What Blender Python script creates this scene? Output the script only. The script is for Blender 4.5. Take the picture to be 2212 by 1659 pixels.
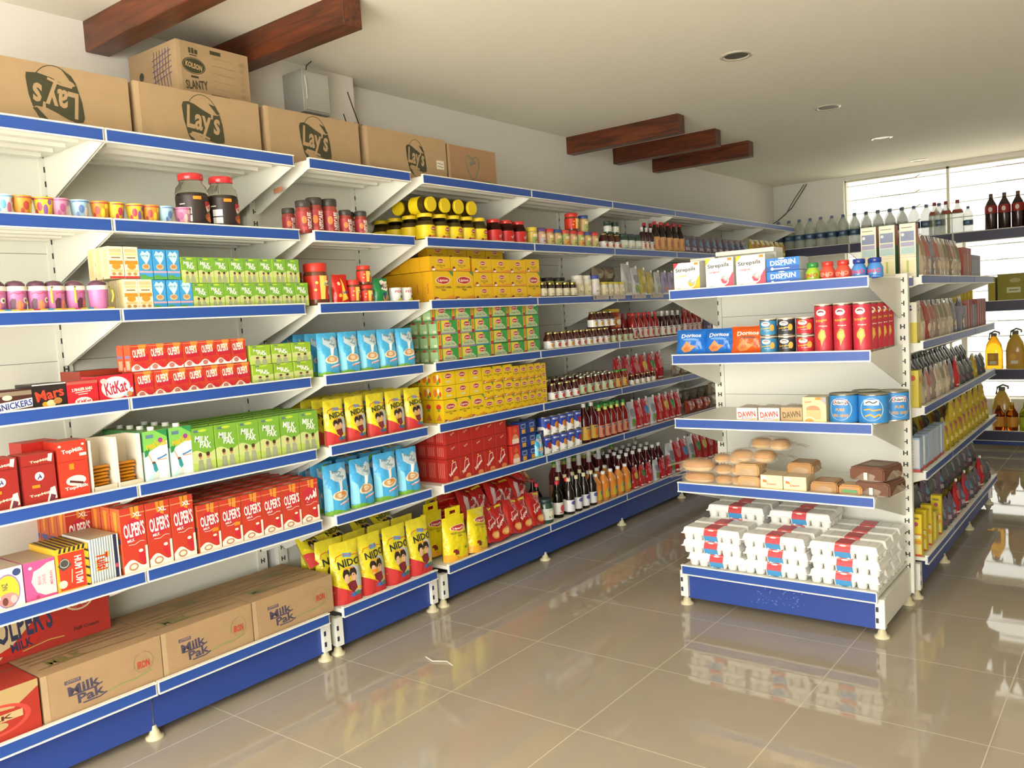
import bpy, bmesh, math, random
from mathutils import Vector, Matrix, geometry
R_ = random.Random(7)
S = bpy.context.scene
for o in list(bpy.data.objects): bpy.data.objects.remove(o)
COL = S.collection

# ---------------------------------------------------------------- camera
F, YAW, PITCH, ROLL = 1808.5, 37.8302, -4.4457, -3.4329      # focal length in pixels of the 2212 wide frame, degrees
_y, _p, _r = (math.radians(a) for a in (YAW, PITCH, ROLL))
fw = Vector((-math.sin(_y)*math.cos(_p), math.cos(_y)*math.cos(_p), math.sin(_p)))
rt = Vector((math.cos(_y), math.sin(_y), 0)); up = rt.cross(fw)
cr, sr = math.cos(_r), math.sin(_r)
rt, up = cr*rt + sr*up, -sr*rt + cr*up
cd = bpy.data.cameras.new('camera'); cam = bpy.data.objects.new('camera', cd); COL.objects.link(cam)
cd.sensor_width = 36; cd.lens = 36*F/2212; cd.clip_start = .05; cd.clip_end = 200
m = Matrix((rt, up, -fw)).transposed().to_4x4(); m.translation = (0, 0, 1.5); cam.matrix_world = m
S.camera = cam

# ---------------------------------------------------------------- world, lights, exposure
w = bpy.data.worlds.new('world'); S.world = w; w.use_nodes = True
bg = w.node_tree.nodes['Background']; bg.inputs[0].default_value = (1.0, .985, .945, 1); bg.inputs[1].default_value = 13.0
def area(name, loc, rot, sx, sy, power, col=(1, .96, .88), portal=False, spread=180):
    l = bpy.data.lights.new(name, 'AREA'); l.shape = 'RECTANGLE'; l.size = sx; l.size_y = sy; l.energy = power; l.color = col
    l.spread = math.radians(spread)
    if portal: l.cycles.is_portal = True
    o = bpy.data.objects.new(name, l); o.location = loc; o.rotation_euler = rot; COL.objects.link(o); return o
PI = math.pi
H_CEIL, XW, YB, XR, YF = 2.83, -3.52, 9.65, 3.6, -1.3
area('added_opening_daylight', (-.6, YF-.16, 1.35), (PI/2, 0, 0), 3.9, 2.65, 1, portal=True)  # unseen opening added behind the camera, stands in for its flash
area('rear_window_daylight', (-1.47, YB+.02, 1.43), (PI/2, 0, PI), 2.5, 2.68, 1, portal=True)
sl = bpy.data.lights.new('added_sun', 'SUN'); sl.energy = 30; sl.angle = .01; sl.color = (1, .97, .91)      # added sunlight; its bounce off the floor behind the camera brightens the ceiling
so = bpy.data.objects.new('added_sun', sl); so.rotation_euler = (math.radians(27), 0, math.radians(8)); COL.objects.link(so)
S.view_settings.view_transform = 'Standard'; S.view_settings.look = 'None'
S.view_settings.gamma = 1; S.view_settings.exposure = -0.38; S.view_settings.use_curve_mapping = False

# ---------------------------------------------------------------- materials
def lin(h):
    h = h.lstrip('#'); c = [int(h[i:i+2], 16)/255 for i in (0, 2, 4)]
    return tuple(x/12.92 if x <= .04045 else ((x+.055)/1.055)**2.4 for x in c) + (1,)
_M = {}
def mat(key, rough=.45, metal=0, trans=0, alpha=1, noise=0, scale=60, coat=0, bump=0):
    """key: a hex colour, optionally with a finish after a slash"""
    if key in _M: return _M[key]
    hexc, _, fin = key.partition('/')
    if fin == 'gloss': rough, coat = .22, .3
    if fin == 'foil': rough, bump, scale = .2, .6, 32
    if fin == 'clear': rough, trans = .06, 1
    if fin == 'film': rough, alpha, bump, scale = .12, .24, .5, 60
    if fin == 'haze': rough, alpha = .25, .5
    if fin == 'card': rough, noise, scale = .85, .1, 14
    if fin == 'metal': rough, metal = .3, 1
    if fin == 'matte': rough = .8
    mt = bpy.data.materials.new('mat_' + key.replace('/', '_')); mt.use_nodes = True
    nt = mt.node_tree; b = nt.nodes['Principled BSDF']
    b.inputs['Base Color'].default_value = lin(hexc); b.inputs['Roughness'].default_value = rough
    b.inputs['Metallic'].default_value = metal; b.inputs['Transmission Weight'].default_value = trans
    b.inputs['Alpha'].default_value = alpha; b.inputs['Coat Weight'].default_value = coat
    if trans: b.inputs['IOR'].default_value = 1.33
    if noise or bump:
        tc = nt.nodes.new('ShaderNodeTexCoord'); n = nt.nodes.new('ShaderNodeTexNoise'); n.inputs['Scale'].default_value = scale
        n.inputs['Detail'].default_value = 3
        nt.links.new(tc.outputs['Object'], n.inputs['Vector'])
        if noise:
            mx = nt.nodes.new('ShaderNodeMix'); mx.data_type = 'RGBA'; c = lin(hexc)
            mx.inputs[6].default_value = tuple(x*(1-noise) for x in c[:3]) + (1,)
            mx.inputs[7].default_value = tuple(min(1, x*(1+noise)) for x in c[:3]) + (1,)
            nt.links.new(n.outputs['Fac'], mx.inputs[0]); nt.links.new(mx.outputs[2], b.inputs['Base Color'])
        if bump:
            bp = nt.nodes.new('ShaderNodeBump'); bp.inputs['Strength'].default_value = bump; bp.inputs['Distance'].default_value = .01
            nt.links.new(n.outputs['Fac'], bp.inputs['Height']); nt.links.new(bp.outputs[0], b.inputs['Normal'])
    _M[key] = mt; return mt

def floor_material():
    mt = bpy.data.materials.new('porcelain_tiles'); mt.use_nodes = True; nt = mt.node_tree; N = nt.nodes; L = nt.links
    b = N['Principled BSDF']; tc = N.new('ShaderNodeTexCoord'); sp = N.new('ShaderNodeSeparateXYZ'); L.new(tc.outputs['Object'], sp.inputs[0])
    def op(o, a, bb=None):
        n = N.new('ShaderNodeMath'); n.operation = o
        for i, v in enumerate((a, bb)):
            if v is None: continue
            if isinstance(v, (int, float)): n.inputs[i].default_value = v
            else: L.new(v, n.inputs[i])
        return n.outputs[0]
    def joint(ax, off, size):
        f = op('FRACT', op('DIVIDE', op('ADD', sp.outputs[ax], off), size))
        return op('LESS_THAN', op('MULTIPLY', op('MINIMUM', f, op('SUBTRACT', 1, f)), size), .0016)
    j = op('MAXIMUM', joint(0, 2.9+6.14, .614), joint(1, 6.04-1.815, .604))
    n1 = N.new('ShaderNodeTexNoise'); n1.inputs['Scale'].default_value = 2.2; n1.inputs['Detail'].default_value = 5; L.new(tc.outputs['Object'], n1.inputs['Vector'])
    rp = N.new('ShaderNodeMix'); rp.data_type = 'RGBA'; rp.inputs[6].default_value = lin('a09583'); rp.inputs[7].default_value = lin('ada18e'); L.new(n1.outputs['Fac'], rp.inputs[0])
    mx = N.new('ShaderNodeMix'); mx.data_type = 'RGBA'; L.new(j, mx.inputs[0]); L.new(rp.outputs[2], mx.inputs[6]); mx.inputs[7].default_value = lin('cbc2ab')
    L.new(mx.outputs[2], b.inputs['Base Color'])
    L.new(op('ADD', .035, op('MULTIPLY', j, .5)), b.inputs['Roughness'])
    b.inputs['Specular IOR Level'].default_value = .5
    return mt
def paint(name, h, amt=.03, rough=.85):
    mt = bpy.data.materials.new(name); mt.use_nodes = True; nt = mt.node_tree; b = nt.nodes['Principled BSDF']
    tc = nt.nodes.new('ShaderNodeTexCoord'); n = nt.nodes.new('ShaderNodeTexNoise'); n.inputs['Scale'].default_value = 1.4; n.inputs['Detail'].default_value = 6
    mx = nt.nodes.new('ShaderNodeMix'); mx.data_type = 'RGBA'; c = lin(h); mx.inputs[6].default_value = tuple(x*(1-amt) for x in c[:3])+(1,); mx.inputs[7].default_value = c
    nt.links.new(tc.outputs['Object'], n.inputs['Vector']); nt.links.new(n.outputs['Fac'], mx.inputs[0]); nt.links.new(mx.outputs[2], b.inputs['Base Color'])
    b.inputs['Roughness'].default_value = rough; return mt
def wood():
    mt = bpy.data.materials.new('polished_wood'); mt.use_nodes = True; nt = mt.node_tree; b = nt.nodes['Principled BSDF']
    tc = nt.nodes.new('ShaderNodeTexCoord'); mp = nt.nodes.new('ShaderNodeMapping'); mp.inputs['Scale'].default_value = (1.2, 14, 14)
    n = nt.nodes.new('ShaderNodeTexNoise'); n.inputs['Scale'].default_value = 3; n.inputs['Detail'].default_value = 6; n.inputs['Distortion'].default_value = .8
    cr_ = nt.nodes.new('ShaderNodeValToRGB'); cr_.color_ramp.elements[0].color = lin('3a1c10'); cr_.color_ramp.elements[1].color = lin('703619')
    cr_.color_ramp.elements[0].position = .35; cr_.color_ramp.elements[1].position = .7
    L = nt.links; L.new(tc.outputs['Object'], mp.inputs[0]); L.new(mp.outputs[0], n.inputs['Vector']); L.new(n.outputs['Fac'], cr_.inputs[0]); L.new(cr_.outputs[0], b.inputs['Base Color'])
    b.inputs['Roughness'].default_value = .35; return mt
_M['floor'] = floor_material(); _M['wall'] = paint('wall_paint', 'e0dcd4'); _M['ceiling'] = paint('ceiling_paint', 'efebdc'); _M['wood'] = wood()
WHITE, BLUE, NAVY = 'e9e8dc', '284e9c', '2a4592'
mat(WHITE, rough=.38); mat(BLUE, rough=.4); mat(NAVY, rough=.42)

# ---------------------------------------------------------------- mesh builder
class MB:
    def __init__(s): s.v = []; s.f = []; s.m = []; s.sm = []; s.mats = []
    def mi(s, key):
        if key not in s.mats: s.mats.append(key)
        return s.mats.index(key)
    def poly(s, pts, key, smooth=False):
        n = len(s.v); s.v += [tuple(p) for p in pts]; s.f.append(tuple(range(n, n+len(pts)))); s.m.append(s.mi(key)); s.sm.append(smooth)
    def grid(s, rows, key, close=False, smooth=True, keyf=None, flip=False):
        n = len(s.v); W = len(rows[0])
        for r in rows: s.v += [tuple(p) for p in r]
        for j in range(len(rows)-1):
            for i in range(W if close else W-1):
                a, b = n+j*W+i, n+j*W+(i+1) % W; q = (a, b, b+W, a+W)
                s.f.append(q[::-1] if flip else q); s.m.append(s.mi(keyf(i, j) if keyf else key)); s.sm.append(smooth)
    def box(s, x0, y0, z0, x1, y1, z1, key, **k):
        """k may give a colour for a face: f b l r t u (front -y, back, left -x, right, top, under)"""
        p = [(x0, y0, z0), (x1, y0, z0), (x1, y1, z0), (x0, y1, z0), (x0, y0, z1), (x1, y0, z1), (x1, y1, z1), (x0, y1, z1)]
        n = len(s.v); s.v += p
        for nm, q in (('u', (3, 2, 1, 0)), ('t', (4, 5, 6, 7)), ('f', (0, 1, 5, 4)), ('r', (1, 2, 6, 5)), ('b', (2, 3, 7, 6)), ('l', (3, 0, 4, 7))):
            s.f.append(tuple(n+i for i in q)); s.m.append(s.mi(k.get(nm, key))); s.sm.append(False)
    def prism(s, prof, ax, a, b, key):
        """profile of (u,v) extruded along axis ax from a to b; for ax x: (y,z), y: (x,z), z: (x,y)"""
        def P(t, u, v): return {'x': (t, u, v), 'y': (u, t, v), 'z': (u, v, t)}[ax]
        A = [P(a, *q) for q in prof]; B = [P(b, *q) for q in prof]
        s.poly(A, key); s.poly(B[::-1], key); n = len(prof)
        for i in range(n): s.poly([A[i], B[i], B[(i+1) % n], A[(i+1) % n]], key)
    def lathe(s, prof, key, n=20, cx=0, cy=0, keyf=None, cap=True, smooth=True):
        rows = [[(cx+r*math.sin(2*PI*i/n), cy-r*math.cos(2*PI*i/n), z) for i in range(n)] for r, z in prof]
        s.grid(rows, key, close=True, smooth=smooth, keyf=(lambda i, j: keyf(j)) if keyf else None)
        if cap:
            if prof[0][0] > 1e-4: s.poly(rows[0][::-1], keyf(0) if keyf else key)
            if prof[-1][0] > 1e-4: s.poly(rows[-1], keyf(len(prof)-2) if keyf else key)
    def tube(s, pts, r, key, n=6):
        rows = []
        for i, p in enumerate(pts):
            p = Vector(p); d = (Vector(pts[min(i+1, len(pts)-1)])-Vector(pts[max(i-1, 0)])).normalized()
            a = d.cross(Vector((0, 0, 1)) if abs(d.z) < .9 else Vector((1, 0, 0))).normalized(); b = d.cross(a)
            rows.append([p+r*(math.cos(2*PI*k/n)*a+math.sin(2*PI*k/n)*b) for k in range(n)])
        s.grid(rows, key, close=True); s.poly(rows[0], key); s.poly(rows[-1][::-1], key)
    def mesh(s, name):
        me = bpy.data.meshes.new(name); me.from_pydata(s.v, [], s.f)
        for k in s.mats: me.materials.append(mat(k))
        me.polygons.foreach_set('material_index', s.m); me.polygons.foreach_set('use_smooth', s.sm)
        me.update()
        return me
def link(name, me, parent=None, loc=None, rz=0):
    o = bpy.data.objects.new(name, me); COL.objects.link(o)
    if parent: o.parent = parent
    if loc: o.location = loc
    if rz: o.rotation_euler[2] = rz
    return o
def tag(o, label=None, cat=None, group=None, kind=None):
    for k, v in (('label', label), ('category', cat), ('group', group), ('kind', kind)):
        if v: o[k] = v
    return o
def weld(me, bevel=0, seg=2):
    bm = bmesh.new(); bm.from_mesh(me); bmesh.ops.remove_doubles(bm, verts=bm.verts, dist=1e-5)
    if bevel: bmesh.ops.bevel(bm, geom=[e for e in bm.edges if len(e.link_faces) == 2 and e.calc_face_angle() > .5], offset=bevel, segments=seg, affect='EDGES')
    bmesh.ops.recalc_face_normals(bm, faces=bm.faces); bm.to_mesh(me); bm.free(); return me

# ---------------------------------------------------------------- the shop itself
def struct(name, fn):
    b = MB(); fn(b); o = link(name, b.mesh(name)); tag(o, kind='structure'); return o
struct('floor', lambda b: b.box(XW-.2, YF-.2, -.08, XR+.2, YB+3, 0, 'floor'))
struct('ceiling', lambda b: b.box(XW-.2, YF-.2, H_CEIL, XR+.2, YB+.25, H_CEIL+.12, 'ceiling'))
struct('wall_left', lambda b: b.box(XW-.15, YF, 0, XW, YB+.25, H_CEIL, 'wall'))
struct('trim_1', lambda b: b.box(XW-.01, 2.43, 0, -3.405, 3.16, H_CEIL, 'wall'))
struct('wall_right', lambda b: b.box(XR, YF, 0, XR+.15, YB+.25, H_CEIL, 'd2ccbf/matte'))
struct('wall_back', lambda b: (b.box(XW, YB, 0, -2.74, YB+.2, H_CEIL, 'wall'), b.box(-2.74, YB, 2.79, XR, YB+.2, H_CEIL, 'wall'), b.box(-2.74, YB, 0, XR, YB+.2, .4, 'wall'), b.box(-.2, YB, .08, XR, YB+.2, 2.79, 'wall')))
struct('wall_front', lambda b: (b.box(XW, YF-.15, 2.7, XR, YF, H_CEIL, 'wall'), b.box(XW, YF-.15, 0, -2.55, YF, 2.7, 'wall'), b.box(1.35, YF-.15, 0, XR, YF, 2.7, 'wall')))  # unseen wall, its opening placed and sized for the light it lets in
# rear shop window: slim frame, mullions and a slatted roller grille outside
def rearwin(b):
    for x in (-2.74, -1.72, -1.03, -.21):
        b.box(x-.012, YB+.06, .08, x+.012, YB+.1, 2.79, 'cfc9b0')
    for z in (.08, 2.77): b.box(-2.74, YB+.06, z, -.2, YB+.1, z+.02, 'cfc9b0')
wf = struct('window_1', rearwin)
gm = bpy.data.materials.new('dimming_glass'); gm.use_nodes = True; nt = gm.node_tree; nt.nodes.remove(nt.nodes['Principled BSDF'])
tr = nt.nodes.new('ShaderNodeBsdfTransparent'); tr.inputs[0].default_value = (.26, .26, .24, 1); gl = nt.nodes.new('ShaderNodeBsdfGlossy'); gl.inputs['Roughness'].default_value = .02  # tint added to cut the daylight coming through the rear window
mx = nt.nodes.new('ShaderNodeMixShader'); fr = nt.nodes.new('ShaderNodeFresnel'); fr.inputs[0].default_value = 1.4
for a, c in ((fr.outputs[0], mx.inputs[0]), (tr.outputs[0], mx.inputs[1]), (gl.outputs[0], mx.inputs[2]), (mx.outputs[0], nt.nodes['Material Output'].inputs[0])): nt.links.new(a, c)
_M['glass'] = gm
b = MB(); b.poly([(-2.74, YB+.08, .08), (-.2, YB+.08, .08), (-.2, YB+.08, 2.79), (-2.74, YB+.08, 2.79)], 'glass'); link('pane', b.mesh('pane'), wf)
struct('ground', lambda b: b.box(-25, YB+3, -.12, 25, 45, -.02, 'dfdcd4/matte'))
struct('ground', lambda b: b.box(-25, -30, -.12, 25, YF-.2, -.02, 'dfdcd4/matte'))
g = MB()
for i in range(17):
    z = .25+i*.155
    g.box(-2.74, YB+.16, z, -.2, YB+.166, z+.008, 'd8d2b8')
    for x in (-2.4, -1.3): g.tube([(x, YB+.15, z+.004), (x+.35, YB+.15, z+.004), (x+.4, YB+.15, z+.03)], .006, 'b9b29a')
link('grille', g.mesh('grille'), wf)
for i, (y, xe) in enumerate(((1.79, -2.55), (2.35, -2.56), (5.37, -2.6), (6.05, -2.63), (6.72, -2.64))):
    b = MB(); b.box(XW, y, 2.705, xe, y+.1, H_CEIL, 'wood'); me = weld(b.mesh('ceiling_beam'), .003, 1)
    o = link('ceiling_beam', me); where = ['over the crisp cartons, nearer the entrance', 'ending above the metal wall box', 'first of the far three', 'middle one of the far three', 'last of the far three'][i]
    tag(o, 'dark polished wooden ceiling beam, ' + where, 'beam', 'wooden beams under the ceiling')
for i, (x, y) in enumerate(((-1.79, 4.43), (-1.82, 6.1), (-1.85, 7.65), (-1.89, 9.25))):
    r = link('downlight', None, loc=(x, y, H_CEIL)); tag(r, 'round recessed ceiling downlight, ' + ['unlit, first along from the entrance', 'second along the ceiling row', 'third along, over the water bottles end', 'last of the row, beside the bright rear window'][i], 'ceiling light', 'downlights in a row')
    b = MB(); b.lathe([(.062, -.001), (.066, -.006), (.086, -.004), (.088, 0)], 'c8c2b0/gloss', 28, cap=False); link('ring', b.mesh('ring'), r)
    b = MB(); b.lathe([(.0, -.0012), (.03, -.002), (.063, -.0015)], '8c8778/metal', 28, cap=False); link('lamp', b.mesh('lamp'), r)

# ---------------------------------------------------------------- shelving
HL = [.2311, .6593, .9796, 1.2999, 1.622, 1.9427, 2.2595]
HE = [.2183, .64, .9605, 1.2767, 1.5934]
def shelving(name, loc, rz, xs, hs, D, label, rail_h=.05, panel=True, blue=BLUE, top_extra=.0, slots=True, skip=(), ymark='N'):
    """a run of bays; local x along the run, front at y=0 facing -y, spine at y=D. xs: list of (x0, x1) bays"""
    root = link(name, None, loc=loc, rz=rz); tag(root, label, 'shelving unit')
    cache = {}
    def part(nm, key, fn, parent, lc=(0, 0, 0)):
        if key not in cache: b = MB(); fn(b); cache[key] = b.mesh(nm)
        return link(nm, cache[key], parent, lc)
    ztop = hs[-1] + top_extra
    for x0, x1 in xs:
        L = x1-x0; k = round(L, 3)
        for j, h in enumerate(hs):
            if (j, round(x0, 2)) in skip: continue
            base = j == 0
            def deck(b):
                b.box(.002, .012, -.028, L-.002, D-.002, -.01, WHITE)
                if not base:
                    for y in (.09, .19, .29, .39):
                        if y < D-.05: b.box(.05, y, -.043, L-.05, y+.035, -.028, WHITE)
            sh = part('shelf', ('d', k, base), deck, root, (x0, 0, h))
            def rail(b):
                b.box(.003, .0, -rail_h, L-.003, .012, 0, WHITE)
                b.box(.008, -.002, -rail_h+.006, L-.008, 0, -.006, blue)
                b.box(.003, -.006, -.005, L-.003, 0, 0, WHITE); b.box(.003, -.006, -rail_h, L-.003, 0, -rail_h+.005, WHITE)
            part('price_rail', ('r', k), rail, sh)
            if not base:
                for xb in (.003, L-.006):
                    def br(b): b.prism([(.012, -rail_h), (.012, -.011), (D-.003, -.011), (D-.003, -.2), (D-.03, -.2)], 'x', 0, .003, WHITE)
                    part('bracket', 'br', br, sh, (xb, 0, 0))
        def kick(b): b.box(.004, 0, 0, L-.004, .008, 1, NAVY)
        z0, z1 = .035, hs[0]-rail_h-.004
        o = part('kick_plate', ('k', k), kick, root, (x0, .05, z0)); o.scale[2] = z1-z0
        if panel:
            def pan(b):
                b.box(0, 0, 0, L, .006, ztop-.18, WHITE); n = int((ztop-.3)//.4)
                for i in range(1, n+1): b.box(.0, -.0006, i*.42-.001, L, 0, i*.42+.001, '6d6c62')
            part('back_panel', ('p', k), pan, root, (x0, D+.012, .18))
    ups = sorted({round(x, 3) for q in xs for x in q})
    merged = []
    for x in ups:
        if merged and x-merged[-1] < .03: continue
        merged.append(x)
    for x in merged:
        first, last = x == merged[0], x == merged[-1]
        def post(b):
            b.box(-.026, 0, .05, .026, .03, ztop+.01, WHITE)
            if slots:
                z = .12
                while z < ztop:
                    for sx in (-.011, .005): b.box(sx, -.0008, z, sx+.006, .001, z+.022, '3c3a34')
                    b.box(-.006, -.0009, z+.008, .006, .001, z+.013, '3c3a34'); z += .0555
        part('upright', 'up', post, root, (x, D, 0))
        def shoe(b):
            b.box(-.012, .062, .045, .012, D, .175, WHITE)
            if not (first or last): return
            b.box(-.02, .03, .045, .02, .0615, .178, WHITE)
            for z in (.07, .12): b.box(-.018, .0292, z, -.006, .031, z+.022, '2c2b50')
        part('base_leg', 'sh%d' % (first or last), shoe, root, (x, 0, 0))
        def ft(b): b.lathe([(.033, 0), (.034, .008), (.021, .014), (.017, .03), (.013, .034), (.01, .05)], 'cfc6a0', 16)
        part('foot', 'ft', ft, root, (x, .055, 0))
        part('foot', 'ft', ft, root, (x, D-.02, 0))
    return root
XL = -2.958
DL = .47
shelving('shelving_unit', (XL, 0, 0), PI/2, [(.62, 1.5447), (1.5447, 2.3707)], HL, DL, 'white wall shelving unit with blue rails, carton boxes on its base, nearest the entrance')
shelving('shelving_unit', (XL, 0, 0), PI/2, [(2.4463, 3.0876)], HL, .41, 'narrow white wall shelving unit with blue rails, large yellow bags on its base')
shelving('shelving_unit', (XL, 0, 0), PI/2, [(3.1715, 4.1088), (4.1088, 5.0482), (5.0482, 5.9897), (5.9897, 6.93), (6.93, 7.87), (7.87, 8.67)], HL, .44,
         'long run of white wall shelving with blue rails, ending near the rear window')
EY = 3.7498
ecu = shelving('shelving_unit', (0, EY, 0), 0, [(-1.9065, -.969)], HE, .56, 'end shelving unit of the island facing the entrance, egg cartons on its base')
IX = -.9
isl = shelving('shelving_unit', (IX, 0, 0), PI/2, [(4.40, 5.07), (5.07, 5.85), (5.85, 6.62)], HE, .49, 'island shelving run behind the end unit, facing the empty aisle', rail_h=.045)
shelving('shelving_unit', (-1.97, 11.02, 0), -PI/2, [(4.40, 5.2), (5.2, 5.98), (5.98, 6.62)], HE, .49, 'back side of the island shelving, facing the tall wall shelving')
YR = 8.95
shelving('shelving_unit', (0, YR, 0), 0, [(-3.45, -2.5), (-2.5, -1.55), (-1.55, -.6), (-.6, .35)], [.18, .76, 1.40, 2.06], .5, 'rear shelving unit holding drinks in front of the bright window', rail_h=.1, panel=False, blue='3b3a52', slots=False)
# ---------------------------------------------------------------- printed artwork on packs
_T = {}
def text_tris(s):
    if s in _T: return _T[s]
    cu = bpy.data.curves.new('lettering', 'FONT'); cu.body = s; cu.resolution_u = 2; cu.offset = .026; cu.size = 1
    o = bpy.data.objects.new('lettering', cu); COL.objects.link(o)
    dg = bpy.context.evaluated_depsgraph_get(); dg.update(); me = o.evaluated_get(dg).to_mesh()
    v = [(p.co.x, p.co.y) for p in me.vertices]; me.calc_loop_triangles(); t = [tuple(q.vertices) for q in me.loop_triangles]
    o.evaluated_get(dg).to_mesh_clear(); bpy.data.objects.remove(o); bpy.data.curves.remove(cu)
    x0, x1 = min(a for a, _ in v), max(a for a, _ in v); y0, y1 = min(a for _, a in v), max(a for _, a in v)
    v = [((x-x0)/(x1-x0), (y-y0)/(y1-y0)) for x, y in v]
    _T[s] = [[v[i] for i in q] for q in t]; return _T[s]
def clip_axis(poly, ax, c, keep_less):
    out = []
    for i in range(len(poly)):
        a, b = poly[i], poly[(i+1) % len(poly)]
        ia, ib = (a[ax] <= c) == keep_less, (b[ax] <= c) == keep_less
        if ia: out.append(a)
        if ia != ib:
            t = (c-a[ax])/(b[ax]-a[ax]); out.append((a[0]+t*(b[0]-a[0]), a[1]+t*(b[1]-a[1])))
    return out
def strips(polys, ax, seg, off=0):
    if not seg: return polys
    res = []
    for p in polys:
        lo, hi = min(q[ax] for q in p), max(q[ax] for q in p); k0, k1 = math.floor((lo-off)/seg+1e-6), math.ceil((hi-off)/seg-1e-6)
        for k in range(k0, k1):
            q = p
            if k > k0: q = clip_axis(q, ax, off+k*seg, False)
            if q and k < k1-1: q = clip_axis(q, ax, off+(k+1)*seg, True)
            if len(q) >= 3: res.append(q)
    return res
def ribbon(pts, wd):
    out = []
    for i in range(len(pts)-1):
        (x0, y0), (x1, y1) = pts[i], pts[i+1]; d = math.hypot(x1-x0, y1-y0) or 1; nx, ny = -(y1-y0)/d*wd/2, (x1-x0)/d*wd/2
        out.append([(x0+nx, y0+ny), (x0-nx, y0-ny), (x1-nx, y1-ny), (x1+nx, y1+ny)])
    return out
def art(b, items, mp, W, H, seg=0, segy=0, off0=.0005, ox=0):
    """items in fractions of the face W x H: r rectangle, e ellipse, p polygon, t text, s stroke, g ring"""
    for li, it in enumerate(items):
        k = it[0]
        if k == 'r': P, c = [[(it[1], it[2]), (it[3], it[2]), (it[3], it[4]), (it[1], it[4])]], it[5]
        elif k == 'e':
            P, c = [[(it[1]+it[3]*math.cos(a*PI/9), it[2]+it[4]*math.sin(a*PI/9)) for a in range(18)]], it[5]
        elif k == 'p':
            pts = it[1]; c = it[2]; tr = geometry.tessellate_polygon([[Vector((x, y, 0)) for x, y in pts]])
            P = [[pts[i] for i in q] for q in tr]
        elif k == 't':
            _, s, cx, cy, w_, h_, c = it[:7]; rot = math.radians(it[7]) if len(it) > 7 else 0; sh = it[8] if len(it) > 8 else 0
            P = []
            for t in text_tris(s):
                q = []
                for x, y in t:
                    X, Y = (x-.5+sh*(y-.5))*w_*W, (y-.5)*h_*H
                    q.append(((cx*W+X*math.cos(rot)-Y*math.sin(rot))/W, (cy*H+X*math.sin(rot)+Y*math.cos(rot))/H))
                P.append(q)
        elif k == 's': P, c = ribbon([(x*W, y*H) for x, y in it[1]], it[2]), it[3]; P = [[(x/W, y/H) for x, y in q] for q in P]
        elif k == 'g':
            _, cx, cy, rx, ry, th, c = it; P = []
            for a in range(24):
                a0, a1 = a*PI/12, (a+1)*PI/12
                P.append([(cx+rx*math.cos(a0), cy+ry*math.sin(a0)), (cx+rx*math.cos(a1), cy+ry*math.sin(a1)), (cx+(rx-th)*math.cos(a1), cy+(ry-th)*math.sin(a1)), (cx+(rx-th)*math.cos(a0), cy+(ry-th)*math.sin(a0))])
        P = [[(x*W, y*H) for x, y in q] for q in P]
        P = strips(strips(P, 0, seg, ox), 1, segy)
        off = off0+li*.00012
        for q in P:
            a = sum(q[i][0]*q[(i+1) % len(q)][1]-q[(i+1) % len(q)][0]*q[i][1] for i in range(len(q)))
            if abs(a) < 1e-9: continue
            if a < 0: q = q[::-1]
            b.poly([mp(x, y, off) for x, y in q], c, smooth=bool(seg))

def wave(x0, x1, y0, amp, n=12, ph=0, top=None, k=1):
    """closed band whose upper edge is a wave; bottom at top or 0"""
    p = [(x0+(x1-x0)*i/n, y0+amp*math.sin(ph+k*2*PI*i/n)) for i in range(n+1)]
    t = 0 if top is None else top
    return p+[(x1, t), (x0, t)]
def family(cx, y, s, skin='b98a68', a='5a3a2c', bcol='8a8f6a'):
    """two small plain people drawn on milk packs"""
    o = []
    for dx, hair, top in ((-.17, a, bcol), (.17, '4a2f22', '9fa487')):
        o += [('p', [(cx+dx-.1*s, y-.2*s), (cx+dx-.07*s, y), (cx+dx+.07*s, y), (cx+dx+.12*s, y-.2*s)], top), ('e', cx+dx, y+.06*s, .055*s, .05*s, skin), ('e', cx+dx-.005, y+.085*s, .06*s, .035*s, hair)]
    return o
def lays(cx, cy, rx, ry, flip=False, ink='3d3c26', bgc='a88c67'):
    def q(x, y): return (cx-x*rx, cy-y*ry) if flip else (cx+x*rx, cy+y*ry)
    band = [q(x, y) for x, y in ((-1, .5), (-.92, .64), (-.7, .68), (-.4, .62), (0, .46), (.35, .34), (.72, .32), (.84, .36), (.95, 0), (1.0, -.5), (.97, -.66), (.6, -.7), (.1, -.62), (-.3, -.48), (-.6, -.42), (-.8, -.5), (-.95, 0))]
    arc = lambda a0, a1, r=1: [q(r*.86*math.cos(math.radians(a)), r*math.sin(math.radians(a))) for a in range(a0, a1+1, 12)]
    rot = 180 if flip else 0
    o = [('s', arc(20, 160), .0028, ink), ('s', arc(200, 345), .0028, ink), ('p', band, ink),
         ('p', [q(.3, .72), q(.62, .66), q(.86, .4), q(.7, .36), q(.55, .5)], ink), ('p', [q(-.82, -.5), q(-.55, -.62), q(-.3, -.92), q(-.62, -.78)], ink)]
    L = ('t', "Lay's", *q(0, -.02), 1.62*rx, 1.12*ry, bgc, rot-6)
    return o+[L, ('s', [q(-.62, -.42), q(-.2, -.46), q(.25, -.58)], .009, bgc)]

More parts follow.
